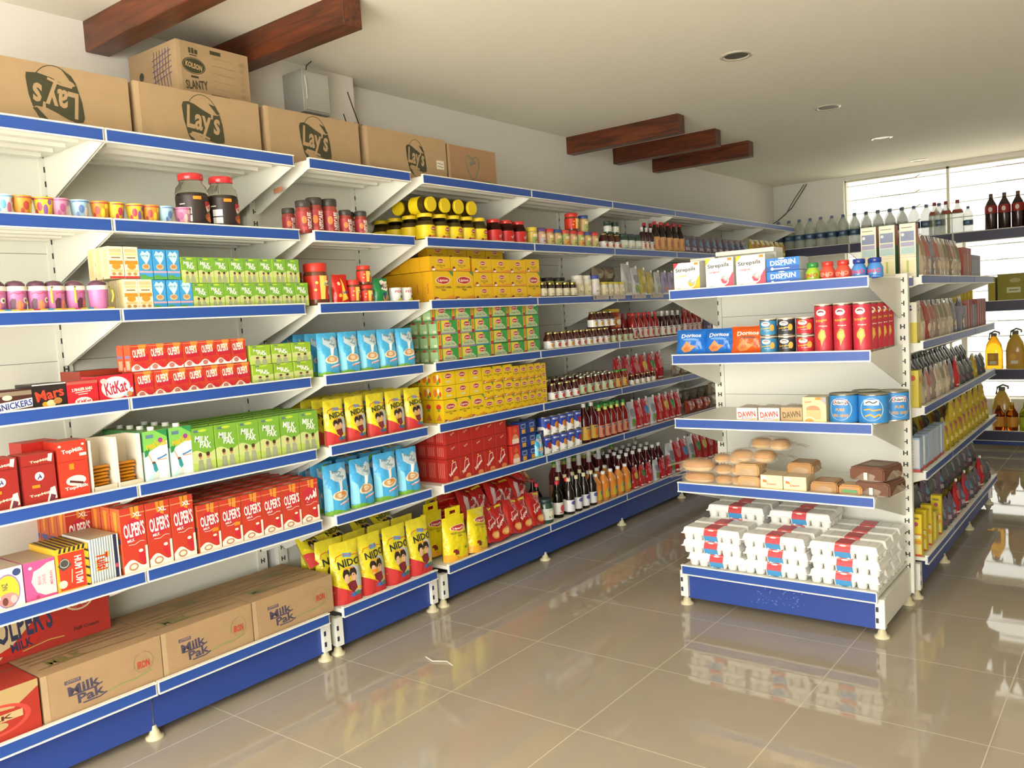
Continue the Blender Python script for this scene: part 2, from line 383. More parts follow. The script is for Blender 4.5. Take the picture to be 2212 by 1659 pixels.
# ---------------------------------------------------------------- pack builders (origin: middle of the front bottom edge, front faces -y)
PRO = {}
def reg(kind, name, cat, parts): PRO[kind] = (name, cat, parts)
def mp_front(w): return lambda x, y, o: (x-w/2, -o, y)
def mp_left(w, d): return lambda x, y, o: (-w/2-o, d-x, y)
def mp_right(w, d): return lambda x, y, o: (w/2+o, x, y)
def mp_top(w, h): return lambda x, y, o: (x-w/2, y, h+o)
def carton(kind, name, cat, w, d, h, base, front=(), left=(), right=(), top=(), faces=None, cap=None, bevel=0, seam=False, extra=None):
    b = MB(); b.box(-w/2, 0, 0, w/2, d, h, base, **(faces or {}))
    if seam: b.box(-w/2, d/2-.001, h, w/2, d/2+.001, h+.006, base); b.box(-w/2+.001, .0, h-.0001, w/2-.001, d, h+.0008, faces.get('t', base) if faces else base)
    art(b, front, mp_front(w), w, h); art(b, left, mp_left(w, d), d, h); art(b, right, mp_right(w, d), d, h); art(b, top, mp_top(w, h), w, d, off0=.0012)
    if extra: extra(b)
    parts = [('body', b.mesh(kind))]
    if cap:
        c = MB(); c.lathe([(.013, h), (.013, h+.012), (.012, h+.014)], cap, 14, cy=d*.38); parts.append(('cap', c.mesh(kind+'_cap')))
    reg(kind, name, cat, parts)
def interp(prof, z):
    for (r0, z0), (r1, z1) in zip(prof, prof[1:]):
        if z0 <= z <= z1: return r0+(r1-r0)*((z-z0)/(z1-z0) if z1 > z0 else 0)
    return prof[-1][0]
def round_pack(kind, name, cat, prof, body, label=None, litems=(), lcol=None, cap=None, fill=None, n=20, bitems=(), turn=0, names=('body', 'label', 'lid'), keyf=None, capn=0):
    """turned pack: prof [(r,z)], label (z0,z1) with artwork around the front, cap (prof, colour), fill (prof, colour)"""
    R = max(r for r, _ in prof); mb = MB(); mb.lathe(prof, body, n, cy=R, keyf=keyf)
    if bitems:
        H = max(z for _, z in prof)
        def mp0(x, y, o): r = interp(prof, y)+o+.0004; a = (x-PI*R)/R; return (r*math.sin(a), R-r*math.cos(a), y)
        art(mb, bitems, mp0, 2*PI*R, H, seg=2*PI*R/n, off0=.0006)
    parts = [(names[0], mb.mesh(kind))]
    if fill: f = MB(); f.lathe(fill[0], fill[1], 14, cy=R); parts.append(('contents', f.mesh(kind+'_fill')))
    if label:
        z0, z1 = label; lb = MB(); zs = [z0]+[z for _, z in prof if z0 < z < z1]+[z1]
        lp = [(interp(prof, z)+.0009, z) for z in zs]; lb.lathe(lp, lcol, n, cy=R, cap=False)
        W, H = 2*PI*R, z1-z0; t0 = turn*PI/180
        def mp(x, y, o):
            r = interp(lp, z0+y)+o+.0003; a = (x-W/2)/R+t0
            return (r*math.sin(a), R-r*math.cos(a), z0+y)
        art(lb, litems, mp, W, H, seg=W/n, off0=.0008); parts.append((names[1], lb.mesh(kind+'_label')))
    if cap: c = MB(); c.lathe(cap[0], cap[1], n, cy=R); parts.append((names[2], c.mesh(kind+'_cap')))
    reg(kind, name, cat, parts)
def pouch(kind, name, cat, w, d, h, base, front=(), N=12, seal=.05, flat=False, sidecol=None, back=None, wob=.004, wv=None, seed=1, hole=False, zig=False, front_h=1):
    """soft bag standing on a gusset (flat=False) or a pillow bag (flat=True)"""
    rr = random.Random(seed); ph = [rr.uniform(0, 6.3) for _ in range(6)]
    def dep(v):
        if flat: return math.sin(PI*min(1, max(0, (v-.02)/.96)))**.55
        return 1-.04*v if v < .45 else (.982*max(0, (1-seal-v)/(1-seal-.45)))**.62*.98 if v < 1-seal else 0
    def wid(v): return 1-.05*math.sin(PI*v) if flat else (1-.07*v)
    def surf(x, y, o, back_=False):
        u, v = x/w, y/h; e = max(0, 1-abs(2*u-1)**3.2)**.55
        g = d/2*dep(v)*e*(.9 if back_ else 1)
        wr = wob*(math.sin(9*u+5*v+ph[0])+.6*math.sin(17*v+6*u+ph[1])+.5*math.sin(23*u-9*v+ph[2]))*min(1, 3*dep(v)*e+.3)
        yy = d/2+(g+wr*.3 if back_ else -g+wr*.5)-(0 if back_ else o)-.0003*(0 if back_ else 1)
        return ((u-.5)*w*wid(v), yy, v*h*(1+.0*u)+(wr*.5 if v > .3 else 0))
    b = MB()
    fr = [[surf(w*i/N, h*j/N, 0) for i in range(N+1)] for j in range(N+1)]
    bk = [[surf(w*i/N, h*j/N, 0, True) for i in range(N+1)] for j in range(N+1)]
    b.grid(fr, base, keyf=(lambda i, j: sidecol if sidecol and (i in (0, N-1)) and j < N*.6 else base)); b.grid(bk, back or base, flip=True)
    for i in (0, N): b.grid([[fr[j][i], bk[j][i]] for j in range(N+1)], sidecol or base, flip=(i == N))
    b.poly([p for p in fr[0]]+[p for p in bk[0][::-1]], base)
    def facet(x, y, o):                                         # on the facets of the front, so that print never sinks in
        fx, fy = min(max(x/w*N, 0), N-1e-6), min(max(y/h*N, 0), N-1e-6); i, j = int(fx), int(fy); fx -= i; fy -= j
        p = [(1-fx)*(1-fy)*fr[j][i][c]+fx*(1-fy)*fr[j][i+1][c]+(1-fx)*fy*fr[j+1][i][c]+fx*fy*fr[j+1][i+1][c] for c in range(3)]
        return (p[0], p[1]-o, p[2])
    art(b, front, facet, w, h, seg=w/N, segy=h/N, off0=.0008)
    if zig:
        for v in (0, 1):
            for i in range(N*2):
                x0, x1 = w*i/(2*N), w*(i+1)/(2*N); z = h*v; dz = (.004 if v else -.0)
                b.poly([surf(x0, z*.999, .0003), surf(x1, z*.999, .0003), tuple(Vector(surf((x0+x1)/2, z*.999, .0003))+Vector((0, 0, dz)))], base)
    reg(kind, name, cat, [('bag', b.mesh(kind))])

COUNT = {}
def put(kind, x, y, z, rz=0, label=None, group=None, s=1, rot=None, sc=None, spin=None):
    name, cat, parts = PRO[kind]; rz0 = rz if spin is None else rz-spin; rz += R_.uniform(-.012, .012)
    if spin:
        cyy = sum(c[1] for c in [v.co for v in parts[0][1].vertices])/len(parts[0][1].vertices)
        x += -math.sin(rz0)*cyy+math.sin(rz)*cyy; y += math.cos(rz0)*cyy-math.cos(rz)*cyy
    if rot and -1.3 < rot[0] <= 0 and abs(rot[1]) < .6:
        vs = [v.co for v in parts[0][1].vertices]; k_ = (sc[1] if sc else s)
        z += max(v.y for v in vs)*k_*math.sin(-rot[0])+max(v.x for v in vs)*k_*abs(math.sin(rot[1]))
    if len(parts) == 1: root = link(name, parts[0][1])
    else:
        root = link(name, None)
        for pn, me in parts: link(pn, me, root)
    root.location = (x, y, z); root.rotation_euler = rot if rot else (0, 0, rz)
    if sc: root.scale = sc
    elif s != 1: root.scale = (s, s, s)
    tag(root, label, cat, group); return root
ORD = 'first second third fourth fifth sixth seventh eighth ninth tenth eleventh twelfth thirteenth fourteenth fifteenth sixteenth seventeenth eighteenth nineteenth twentieth'.split()
SHELF = ['base shelf', 'second shelf', 'third shelf', 'fourth shelf', 'fifth shelf', 'sixth shelf', 'top shelf']
def lay_word(l, n): return {1: [''], 2: ['lower', 'upper'], 3: ['bottom', 'middle', 'upper']}.get(n, ['bottom', 'second', 'third', 'topmost', 'highest'])[l]
def row(kind, desc, k, y0, py, n, nx=1, px=.08, layers=1, pl=.1, x0=-2.985, unit='', group=None, lo=0, keepall=False, jit=.0015, z=0, from_='near end', s=1, deepkeep=1, skip=None):
    """a block of packs on the tall wall shelving: y0 middle of the first, py pitch; nx rows back, layers up"""
    zz = HL[k-1]-.009+z; grp = group or f"{desc}s on the {SHELF[k-1]}{' of the '+unit if unit else ''}"
    for l in range(layers):
        for j in range(nx):
            for i in range(n):
                if not keepall and not (j == 0 or i < deepkeep or l == layers-1): continue
                if skip and skip(i, j, l): continue
                lab = f"{desc}, {ORD[i]} from {from_}" if n > 1 else desc
                if layers > 1: lab += f", {lay_word(l, layers)} layer"
                if nx > 1: lab += ', front row' if j == 0 else f", {ORD[j]} row back"
                lab += f", {SHELF[k-1]}"
                if unit and len(lab.split())+len(unit.split()) < 15: lab += ' of '+unit
                put(kind, x0-j*px+R_.uniform(-jit, jit), y0+i*py+R_.uniform(-jit, jit)*.6+l*lo, zz+l*pl, PI/2, lab, grp, s=s)
# ---------------------------------------------------------------- pack designs
CARD, CARDD, INK = 'a58a66/card', '8f7652/card', '3d3c26'
ORG = 'f08a1c'; STK = lambda x, y, w=.16, h=.05: ('r', x, y, x+w, y+h, ORG)
# big corrugated cartons
def cardbox(kind, w, d, h, art_, base=CARD, topart=(), left=(), cat='carton box', name='cardboard_carton', flaps=0, right=()):
    def ex(b):
        b.box(-w/2-.0008, -.0008, 0, -w/2+.018, .0, h, 'b59a74/card')                     # folded corner strip
        b.box(-w/2, d/2-.002, h+.0002, w/2, d/2+.002, h+.0012, '6e5637')                   # flap seam
        if flaps:
            b.prism([(-w/2, h), (-w/2+.03, h+flaps), (w/2-.02, h+.004), (w/2, h)], 'y', .1, .103, CARDD)
    carton(kind, name, cat, w, d, h, base, art_, left, right, topart, extra=ex)
WB = .228
cardbox('lays_flip', .56, .3, WB, lays(.52, .5, .17, .49, True))
cardbox('lays_a', .55, .3, WB, lays(.51, .49, .165, .48))
cardbox('lays_b', .54, .3, WB, lays(.5, .49, .165, .48), flaps=.0)
cardbox('lays_c', .58, .3, WB, lays(.6, .47, .125, .42)+[('r', .86, .3, .96, .5, 'd8d2bc'), ('s', [(.87, .44), (.95, .42)], .003, '55513f'), ('s', [(.87, .37), (.95, .35)], .003, '55513f')], flaps=.035)
heart = [(.5+.16*math.sin(t)**3*.9, .52+.026*(13*math.cos(t)-5*math.cos(2*t)-2*math.cos(3*t))*.95) for t in [i*PI/12 for i in range(25)]]
cardbox('heart_box', .42, .3, WB-.01, [('s', heart, .006, '6f7a63'), ('s', [(.5+(x-.5)*.86, .52+(y-.52)*.86) for x, y in heart], .003, '6f7a63'), ('e', .47, .6, .03, .06, '6f7a63'), ('e', .53, .64, .03, .05, '6f7a63'), ('s', [(.5, .12), (.5, .0)], .006, '6f7a63'), ('r', .74, .12, .92, .2, '5f8a55')], base='a07c5a/card', flaps=.02)
cardbox('kolson_box', .345, .35, .222, [('e', .22, .58, .14, .13, INK), ('g', .22, .58, .155, .15, .012, INK), ('t', 'KOLSON', .22, .58, .22, .1, 'c3a272', -8), ('r', .16, .8, .19, .9, INK), ('r', .2, .8, .23, .9, INK), ('r', .24, .8, .28, .88, INK), ('r', .17, .76, .27, .78, INK), ('r', .17, .36, .27, .4, INK),
    ('t', 'SLANTY', .24, .24, .3, .16, INK, 6), ('r', .45, .86, .6, .93, INK), ('r', .43, .05, .68, .12, INK)]+[('s', [(.47, .8-.14*i), (.78, .79-.14*i)], .0016, '8a7550') for i in range(5)]+[('r', .86, .15+.12*i, .92, .22+.12*i, '97815a') for i in range(6)],
    left=[('e', .26, .55, .05, .08, INK), ('p', [(.2, .25), (.23, .45), (.3, .45), (.33, .25), (.27, .15)], INK)]+[('s', [(.55+.06*i, .9), (.53+.06*i, .5), (.56+.06*i, .2)], .004, '5b4a6a') for i in range(6)]+[('s', [(.5, .75-.1*i), (.9, .85-.1*i)], .003, '5b4a6a') for i in range(5)])
MPK = lambda s=1: [('r', .17, .66, .3, .74, '4a4a63'), ('r', .182, .672, .288, .728, 'a98a5e'), ('t', 'Nestle', .235, .7, .1, .06, '4a4a63'),
    ('t', 'Milk', .32, .52, .26, .2, '4d4658', 4), ('t', 'Pak', .37, .3, .22, .2, '4d4658', 4), ('s', [(.2, .41), (.4, .41), (.47, .46)], .005, '4d4658'), ('s', [(.3, .17), (.44, .17), (.5, .22)], .005, '4d4658'),
    ('t', 'IRON', .83, .5, .11, .17, 'c0442e'), ('g', .83, .55, .09, .22, .006, '8d8a54'), ('s', [(.52, .2), (.62, .26), (.74, .24), (.9, .32)], .004, '8a9a55')]
for q, ww in (('a', .428), ('b', .398), ('c', .425)):
    cardbox('milkpak_'+q, ww, .36, .168, MPK(), base='a88963/card', topart=[('s', [(.05, .2+.2*i), (.5, .22+.2*i), (.95, .18+.2*i)], .006, '85744a') for i in range(4)]+[('t', 'MILK', .3, .3, .3, .16, '7f8048'), ('t', 'PAK', .65, .7, .25, .16, '7f8048')])
RED = 'b5281c'
cardbox('olpers_case', .46, .18, .21, [('p', [(.1, 0), (.62, 1), (.0, 1), (.0, .0)], 'c9b58c'), ('p', [(.08, .14), (.3, .06), (.6, .52), (.42, .52), (.3, .3)], RED), ('t', "OLPER'S", .33, .58, .42, .5, '2f3452', 4), ('t', 'MILK', .3, .22, .16, .16, '35304a', 8),
    ('e', .76, .72, .12, .2, 'c9b58c'), ('e', .76, .72, .1, .17, 'a8332a'), ('r', .64, .66, .9, .8, 'c9b58c'), ('t', '* *', .76, .6, .12, .1, 'c9b58c'), ('s', [(.3, .1), (.5, .16), (.62, .14)], .004, 'b99a48'), ('t', 'Full Cream', .8, .2, .2, .07, '5a2a20')], base='a52a1c/card')
cardbox('olpers_case_b', .36, .34, .17, [('p', [(.3, 1), (1, 1), (1, .86), (.78, .58), (.3, .68)], 'b59a68'), ('g', .62, .42, .3, .3, .05, 'c9463a'), ('r', .35, .38, .85, .52, 'c0a878'), ('e', .62, .3, .1, .08, 'b59a68'), ('t', 'MILK', .6, .45, .34, .09, '5a2018')], base='a82c1a/card')
# milk cartons
def olp(n=1, xl=False, stk=False, script=False):
    f = [('p', [(.42, 1), (.78, 1), (.72, .62), (.5, .66)], 'e8912c'), ('p', [(.56, 1), (.6, 1), (.58, .64), (.54, .64)], 'a8321c'), ('r', 0, .89, 1, .905, 'eb9a6c'),
         ('p', [(.08, .72), (.2, .45), (.95, .56), (.95, .74), (.5, .84)], 'c22a3c'),
         ('p', wave(0, 1, .15, .06, ph=-.4), 'f1ead8'), ('e', .38, .1, .2, .06, 'b98562'), ('e', .38, .1, .13, .035, 'e8dcc4'),
         ('p', [(.6, .22), (.82, .1), (.9, .18), (.8, .3), (.66, .34)], 'c42634'), ('e', .72, .32, .09, .025, 'efe6d6'), ('r', .9, .05, 1, .38, 'e9dccb'), ('s', [(.25, .44), (.5, .43), (.72, .47), (.9, .46)], .002, 'f0d9cf')]
    if script: f += [('s', [(.25, .56), (.35, .62), (.42, .54), (.55, .66), (.6, .56), (.8, .7), (.78, .56)], .0055, 'f4efe2'), ('s', [(.72, .74), (.74, .58)], .005, 'f4efe2'), ('s', [(.85, .78), (.86, .58)], .005, 'f4efe2'), ('e', .35, .5, .03, .01, 'f4efe2')]
    else: f += [('t', "OLPER'S", .52, .66, .84, .22, 'f6f2e6', 3), ('t', 'MILK', .36, .5, .3, .045, 'f2e8dc', 6)]
    if xl: f += [('t', 'XL', .68, .88, .36, .07, 'f6f2e6')]
    if stk: f += [STK(.62, .4, .28, .07)]
    return f
OS = [('r', .2, .1, .8, .3, 'd9c8a0'), ('e', .5, .4, .3, .09, 'b0502c'), ('r', .1, .47, .9, .55, '5a5f9a'), ('p', [(.3, .95), (.7, .95), (.6, .6), (.4, .6)], 'f09a34')]
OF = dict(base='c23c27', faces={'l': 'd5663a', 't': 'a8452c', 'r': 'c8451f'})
for kd, hh, xl, sk, sc_ in (('olp_xl', .245, True, False, False), ('olp_xl2', .245, True, True, False), ('olp_l', .192, False, False, False), ('olp_l2', .192, False, True, False), ('olp_ur', .192, False, False, True)):
    carton(kd, 'milk_carton', 'milk carton', .094 if xl else .096, .068, hh, OF['base'], olp(xl=xl, stk=sk, script=sc_), OS, (), [('p', [(.2, .2), (.8, .2), (.6, .8)], 'c9bba0')], OF['faces'], seam=True)
carton('olp_s', 'milk_carton', 'milk carton', .069, .045, .097, OF['base'], [('p', [(.45, 1), (.9, 1), (.8, .6), (.5, .66)], 'e8862c'), ('r', 0, .93, 1, .95, 'eb9a6c'), ('p', [(.1, .6), (.2, .35), (1, .4), (1, .62)], 'b81f34'), ('p', wave(0, 1, .16, .1, ph=-.2), 'f3eee2'), ('p', [(.5, .3), (.62, .12), (.86, .06), (.9, .14), (.7, .34)], 'c42634'), ('e', .3, .13, .17, .1, 'b8766a'), ('t', "OLPER'S", .46, .68, .7, .32, 'f3ebdf', 4), STK(.0, .0, .01, .01)],
       [('r', .2, .05, .8, .4, 'd9a080'), ('r', .1, .5, .9, .6, '7a6f9a')], (), (), {'l': 'd8532c', 't': 'b04a30'})
def mpak(stk=None, short=False):
    ty = .62 if short else .68
    f = [('p', wave(0, 1, .45, .05, ph=.5), 'c4cf86'), ('p', wave(0, 1, .2, .04, ph=2), 'b3c95f'), ('r', .12, .9, .38, .95, '5d7280'), ('e', .5, .93, .2, .03, 'b9d23c'), ('t', 'MILK', .46, ty+.06, .62, .14, 'f4f6ee', -8), ('t', 'PAK', .6, ty-.08, .5, .13, 'f4f6ee', -8)]+family(.5, .28 if not short else .24, 1.35, bcol='9aa27c')
    if stk: f += [STK(*stk, .26, .1)]
    return f
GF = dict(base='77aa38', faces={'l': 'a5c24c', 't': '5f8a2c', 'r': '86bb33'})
carton('mpk_l', 'milk_carton', 'milk carton', .1, .072, .176, GF['base'], mpak(), [('r', .3, .1, .7, .5, 'c9d98a')], (), [('r', .1, .35, .9, .65, '8f9c62')], GF['faces'], seam=True)
carton('mpk_l2', 'milk_carton', 'milk carton', .1, .072, .176, GF['base'], mpak((.3, .58)), [('r', .3, .1, .7, .5, 'c9d98a')], (), [('r', .1, .35, .9, .65, '8f9c62')], GF['faces'], seam=True)
carton('mpk_s', 'milk_carton', 'milk carton', .068, .045, .1, GF['base'], mpak(), [('r', .3, .1, .7, .5, 'c9d98a')], (), (), GF['faces'])
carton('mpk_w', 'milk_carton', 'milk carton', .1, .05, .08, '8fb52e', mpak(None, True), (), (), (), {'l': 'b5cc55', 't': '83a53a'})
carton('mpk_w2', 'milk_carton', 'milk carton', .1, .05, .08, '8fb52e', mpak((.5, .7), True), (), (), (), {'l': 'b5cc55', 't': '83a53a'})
carton('nesvita', 'milk_carton', 'milk carton', .094, .07, .192, 'dff0ea', [('p', [(0, 1), (1, 1), (1, .78), (0, .55)], '7fc257'), ('p', [(.5, 1), (1, 1), (1, .85)], '2f8a4d'), ('p', [(0, .62), (.3, .7), (.12, .52), (0, .5)], '2f8a4d'), ('r', .1, .86, .42, .93, '5f7f94'), ('t', 'nesVita', .52, .74, .86, .15, 'e8b324', 10), ('e', .7, .8, .1, .05, '9b3f86'),
       ('p', [(.0, .0), (.35, .25), (.32, .0)], 'bfe4e0'), ('s', [(.15, .55), (.3, .38)], .004, 'd9a982'), ('e', .35, .37, .08, .03, '6b4634'), ('p', [(.3, .36), (.44, .35), (.5, .22), (.4, .18), (.32, .24)], '2c8f9a'), ('p', [(.4, .18), (.52, .2), (.5, .02), (.2, .02)], 'cfd4cb'), ('p', [(.6, .4), (.78, .48), (.94, .46), (.9, .02), (.62, .02)], 'f3f6f2'), ('s', [(.5, .44), (.7, .46), (.92, .5)], .006, '4d86c4'), ('s', [(.52, .42), (.9, .42)], .004, 'd8a078')],
       [('p', [(0, 1), (1, 1), (1, .6), (0, .6)], '4f9a52'), ('r', .2, .1, .8, .5, 'cfe6de')], (), (), {'l': 'cfe6de', 't': '86ad5a', 'r': '8fd0cc'}, cap='e6e6dc')
carton('cream_s', 'drink_carton', 'drink carton', .055, .045, .115, 'efe6c8', [('r', .08, .82, .9, .93, 'cbbd8c'), ('r', .1, .72, .9, .8, 'e0c98c'), ('r', .05, .44, .95, .56, 'c98a2a'), ('e', .5, .38, .3, .1, 'e89030'), ('r', .1, .2, .9, .28, 'd9bf80'), ('e', .3, .14, .13, .05, 'b98a4a'), ('e', .7, .14, .13, .05, 'b98a4a'), ('r', 0, 0, 1, .07, 'c23a34'), ('s', [(.2, .65), (.8, .65)], .004, '8a6a3a')], [('r', .2, .1, .8, .9, 'd9c48c')], (), (), {'l': 'e3d3a4'})
carton('blue_s', 'drink_carton', 'drink carton', .052, .045, .112, '3f9ad2', [('p', [(.3, .95), (.5, .88), (.7, .95), (.88, .85), (.8, .68), (.55, .5), (.3, .66), (.12, .8)], 'bfe2ee'), ('p', [(.5, .66), (.7, .66), (.5, .5), (.36, .42), (.46, .4)], 'e8f2ee'), ('t', 'every day', .45, .78, .6, .1, '4f98a4'), ('e', .5, .42, .3, .1, 'd9b484'), ('e', .5, .43, .2, .06, 'b98a58'), ('r', 0, .22, 1, .28, 'dba7b4'), ('p', wave(0, 1, .12, .04), '5aa04a')], [('r', .2, .2, .8, .8, '7fc0dc')])
# tea boxes
def lip(x, y, w, h, col='b82a2e'):
    P = lambda k: [(x-w/2*k, y-h*.2*k), (x-w*.28*k, y-h*.4*k), (x, y-h*.5*k), (x+w*.28*k, y-h*.42*k), (x+w/2*k, y-h*.15*k), (x+w/2*k, y+h*.2*k), (x+w*.28*k, y+h*.4*k), (x, y+h*.5*k), (x-w*.28*k, y+h*.42*k), (x-w/2*k, y+h*.15*k)]
    return [('p', P(1.14), 'f2e3c0'), ('p', P(1), col), ('t', 'Lipton', x, y-.01, w*.8, h*.48, 'f6f0e0')]
YEL = 'e3b90f'
def tea(tall=True, cup=True):
    f = [('p', wave(0, 1, .14, .05, ph=2), 'e0932a')]
    if tall: f += lip(.5, .7, .62, .24)+[('t', 'YELLOW LABEL', .5, .47, .82, .07, '5f5a1e'), ('t', 'TEA', .5, .38, .24, .07, '5f5a1e'), ('p', [(.78, 1), (1, 1), (1, .82)], '5f8a5a'), ('e', .14, .1, .1, .05, '8a2f2c'), ('r', .1, .02, .3, .1, 'f0e8d8'), ('p', [(.8, .02), (.9, .1), (1, .03)], '4a8a3c')]
    else: f += lip(.52, .68, .3, .3)+[('t', 'YELLOW LABEL', .55, .38, .42, .1, '8a7a2a'), ('t', 'TEA', .55, .25, .16, .1, '8a7a2a'), ('e', .14, .2, .07, .12, '8a2f2c'), ('r', .1, .02, .24, .16, 'f0e8d8')]
    return f
SD = [('t', 'Lipton', .5, .45, .7, .08, 'b5282c', 90), ('r', .1, .1, .3, .5, 'd0932a')]
TF = {'l': 'd59f14', 't': 'c9a524', 'r': 'f0dc4c'}  # shade on the left side painted in as a darker, more orange yellow
carton('tea_tall', 'tea_box', 'tea box', .163, .07, .158, YEL, tea(), SD, (), (), TF)
carton('tea_tall_n', 'tea_box', 'tea box', .135, .07, .158, YEL, tea(), SD, (), (), TF)
carton('tea_wide', 'tea_box', 'tea box', .16, .07, .075, YEL, tea(False), (), (), (), TF)
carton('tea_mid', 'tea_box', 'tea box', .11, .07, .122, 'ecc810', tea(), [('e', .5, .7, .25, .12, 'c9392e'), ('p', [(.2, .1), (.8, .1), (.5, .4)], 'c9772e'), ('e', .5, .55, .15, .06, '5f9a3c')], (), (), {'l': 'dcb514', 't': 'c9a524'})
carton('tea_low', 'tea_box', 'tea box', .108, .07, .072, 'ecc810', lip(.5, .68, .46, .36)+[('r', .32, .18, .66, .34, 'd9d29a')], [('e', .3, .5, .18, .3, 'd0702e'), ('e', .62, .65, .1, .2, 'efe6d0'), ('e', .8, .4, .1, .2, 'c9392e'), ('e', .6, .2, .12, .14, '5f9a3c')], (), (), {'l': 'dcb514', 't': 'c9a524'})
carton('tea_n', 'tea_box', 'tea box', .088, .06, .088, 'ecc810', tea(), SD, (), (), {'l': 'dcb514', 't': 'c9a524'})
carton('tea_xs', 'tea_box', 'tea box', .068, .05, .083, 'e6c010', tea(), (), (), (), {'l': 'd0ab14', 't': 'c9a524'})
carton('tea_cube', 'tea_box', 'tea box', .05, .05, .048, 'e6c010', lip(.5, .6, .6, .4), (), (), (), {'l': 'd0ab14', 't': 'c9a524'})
def gtea(foot='3c8a44'):
    return [('r', 0, 0, .14, 1, 'e0a52c'), ('r', 0, .0, .14, .25, 'b82a2e'), ('r', .04, .35, .1, .9, 'c9772e'), ('p', [(.2, 1), (.62, 1), (.5, .3), (.2, .2)], 'e2cc3c'), ('p', [(.62, 1), (1, 1), (1, .2), (.7, .4)], '3f9a45'), ('p', [(.2, .2), (.35, .45), (.5, .55), (.75, .5), (.9, .25), (.9, .1), (.2, .1)], 'b9c8a0')]+lip(.5, .68, .34, .34)+[('t', 'Green Tea', .55, .3, .5, .15, '7c8f6a'), ('r', .14, 0, 1, .07, foot)]
for q, c in (('a', 'b38bc0'), ('b', '3c86c0'), ('c', '2f6a3a')):
    carton('gtea_'+q, 'green_tea_box', 'tea box', .155, .065, .073, '5aa552', gtea(c), [('r', .1, .1, .9, .8, '9fbf8c'), ('e', .5, .86, .2, .08, 'b8322e'), ('r', .5, .1, .85, .3, 'cdd6bc')], (), (), {'l': '6f9a62', 't': '5f8f58'})
# red soup and noodle boxes
def soup(w, h, kind, txt=True):
    f = [('r', .0, .0, .06, 1, 'c2452c')]
    f += [('s', [(.3, .3), (.45, .8), (.7, .85), (.75, .6), (.4, .35)], .004, 'eadcd0'), ('t', 'Supreme', .5, .45, .7, .2, 'f2e6da', 35), ('e', .66, .1, .22, .12, 'd98a4c'), ('e', .5, .9, .06, .05, 'e0b04c')] if txt else [('t', 'Supreme', .58, .72, .3, .2, 'e8b894', 20)]
    carton(kind, 'tea_carton', 'tea box', w, .065, h, 'b02620', f, [('r', .1+.2*i, .2, .2+.2*i, .85, 'c9685a') for i in range(4)], (), (), {'l': 'b02a22', 't': '8c3a2a'})
soup(.103, .125, 'red_tall'); soup(.103, .075, 'red_low', False)
carton('red_big', 'tea_carton', 'tea box', .08, .06, .11, 'd43a2c', [('e', .5, .3, .36, .25, 'd9a06a'), ('r', .1, .05, .9, .3, 'ecdcc8'), ('p', [(.2, .7), (.5, .95), (.8, .7), (.5, .6)], 'e0643c')])
NB = [('r', .25, .5, .8, .85, 'a9b6d0'), ('r', .3, .55, .75, .78, '2c4a8c'), ('r', .3, .1, .75, .42, 'e0a034')]
carton('navy_box', 'tea_carton', 'tea box', .08, .06, .076, '1f3a86', NB); carton('navy_tall', 'coffee_tin', 'tin', .06, .06, .155, '1f2f62', [('g', .5, .5, .4, .46, .05, '8f96a8'), ('r', .2, .2, .8, .5, '31447a')], (), (), (), {'t': '8f96a8'})
# sweets and biscuits
def tray(kind, w, h, base, items, d=.13, t=None, inside='3a2a22'):
    def ex(b):
        b.box(-w/2, .004, h, w/2, .006, h+.002, base)
    carton(kind, 'sweets_box', 'chocolate box', w, d, h, base, items, (), (), (), {'t': t or inside}, extra=ex)
tray('snickers', .11, .072, '4b2620', [('r', 0, .75, 1, .95, '8a7a66'), ('p', [(0, .05), (1, .2), (1, .6), (0, .45)], 'e8e6e2'), ('t', 'SNICKERS', .5, .32, .98, .3, '2c3f8c', 6), ('e', .3, .68, .14, .12, 'd9cdb0')])
tray('mars', .11, .084, '241a1a', [('t', 'Mars', .5, .58, .84, .42, 'd8432c', 10), ('e', .35, .18, .1, .1, 'd9a02c'), ('e', .52, .2, .14, .14, 'e6d29a'), ('e', .72, .28, .13, .13, 'b07a3c'), ('r', 0, .95, 1, 1, 'd8d4c8')])
tray('kitkat_a', .107, .082, 'c9232c', [('t', '2 FINGER BARS', .48, .66, .66, .13, 'f2ead8', 3), ('s', [(.25, .52), (.75, .56)], .0025, 'efd8c8'), ('s', [(.35, .44), (.65, .46)], .0025, 'efd8c8'), ('e', .5, .12, .28, .2, 'f0ebe0'), ('t', 'KitKat', .52, .12, .45, .22, 'c9232c', 4), ('r', 0, .88, 1, 1, 'b25a50')], t='8f4a40')
tray('kitkat_b', .127, .092, 'cc2030', [('e', .48, .52, .4, .42, 'f4f1ea'), ('g', .48, .52, .42, .44, .03, 'e9b9b0'), ('t', 'KitKat', .48, .52, .64, .5, 'b8203a', 8), ('p', [(.66, .2), (.96, .5), (.98, .3), (.8, .1)], 'b9cfe4'), ('e', .86, .22, .08, .1, 'c98a4c'), ('e', .14, .8, .1, .1, 'e8b9b4')])
tray('wafer_box', .14, .05, 'a83a24', [('s', [(.2, .5), (.35, .6), (.5, .4), (.65, .6), (.8, .5)], .006, 'c9683c')])
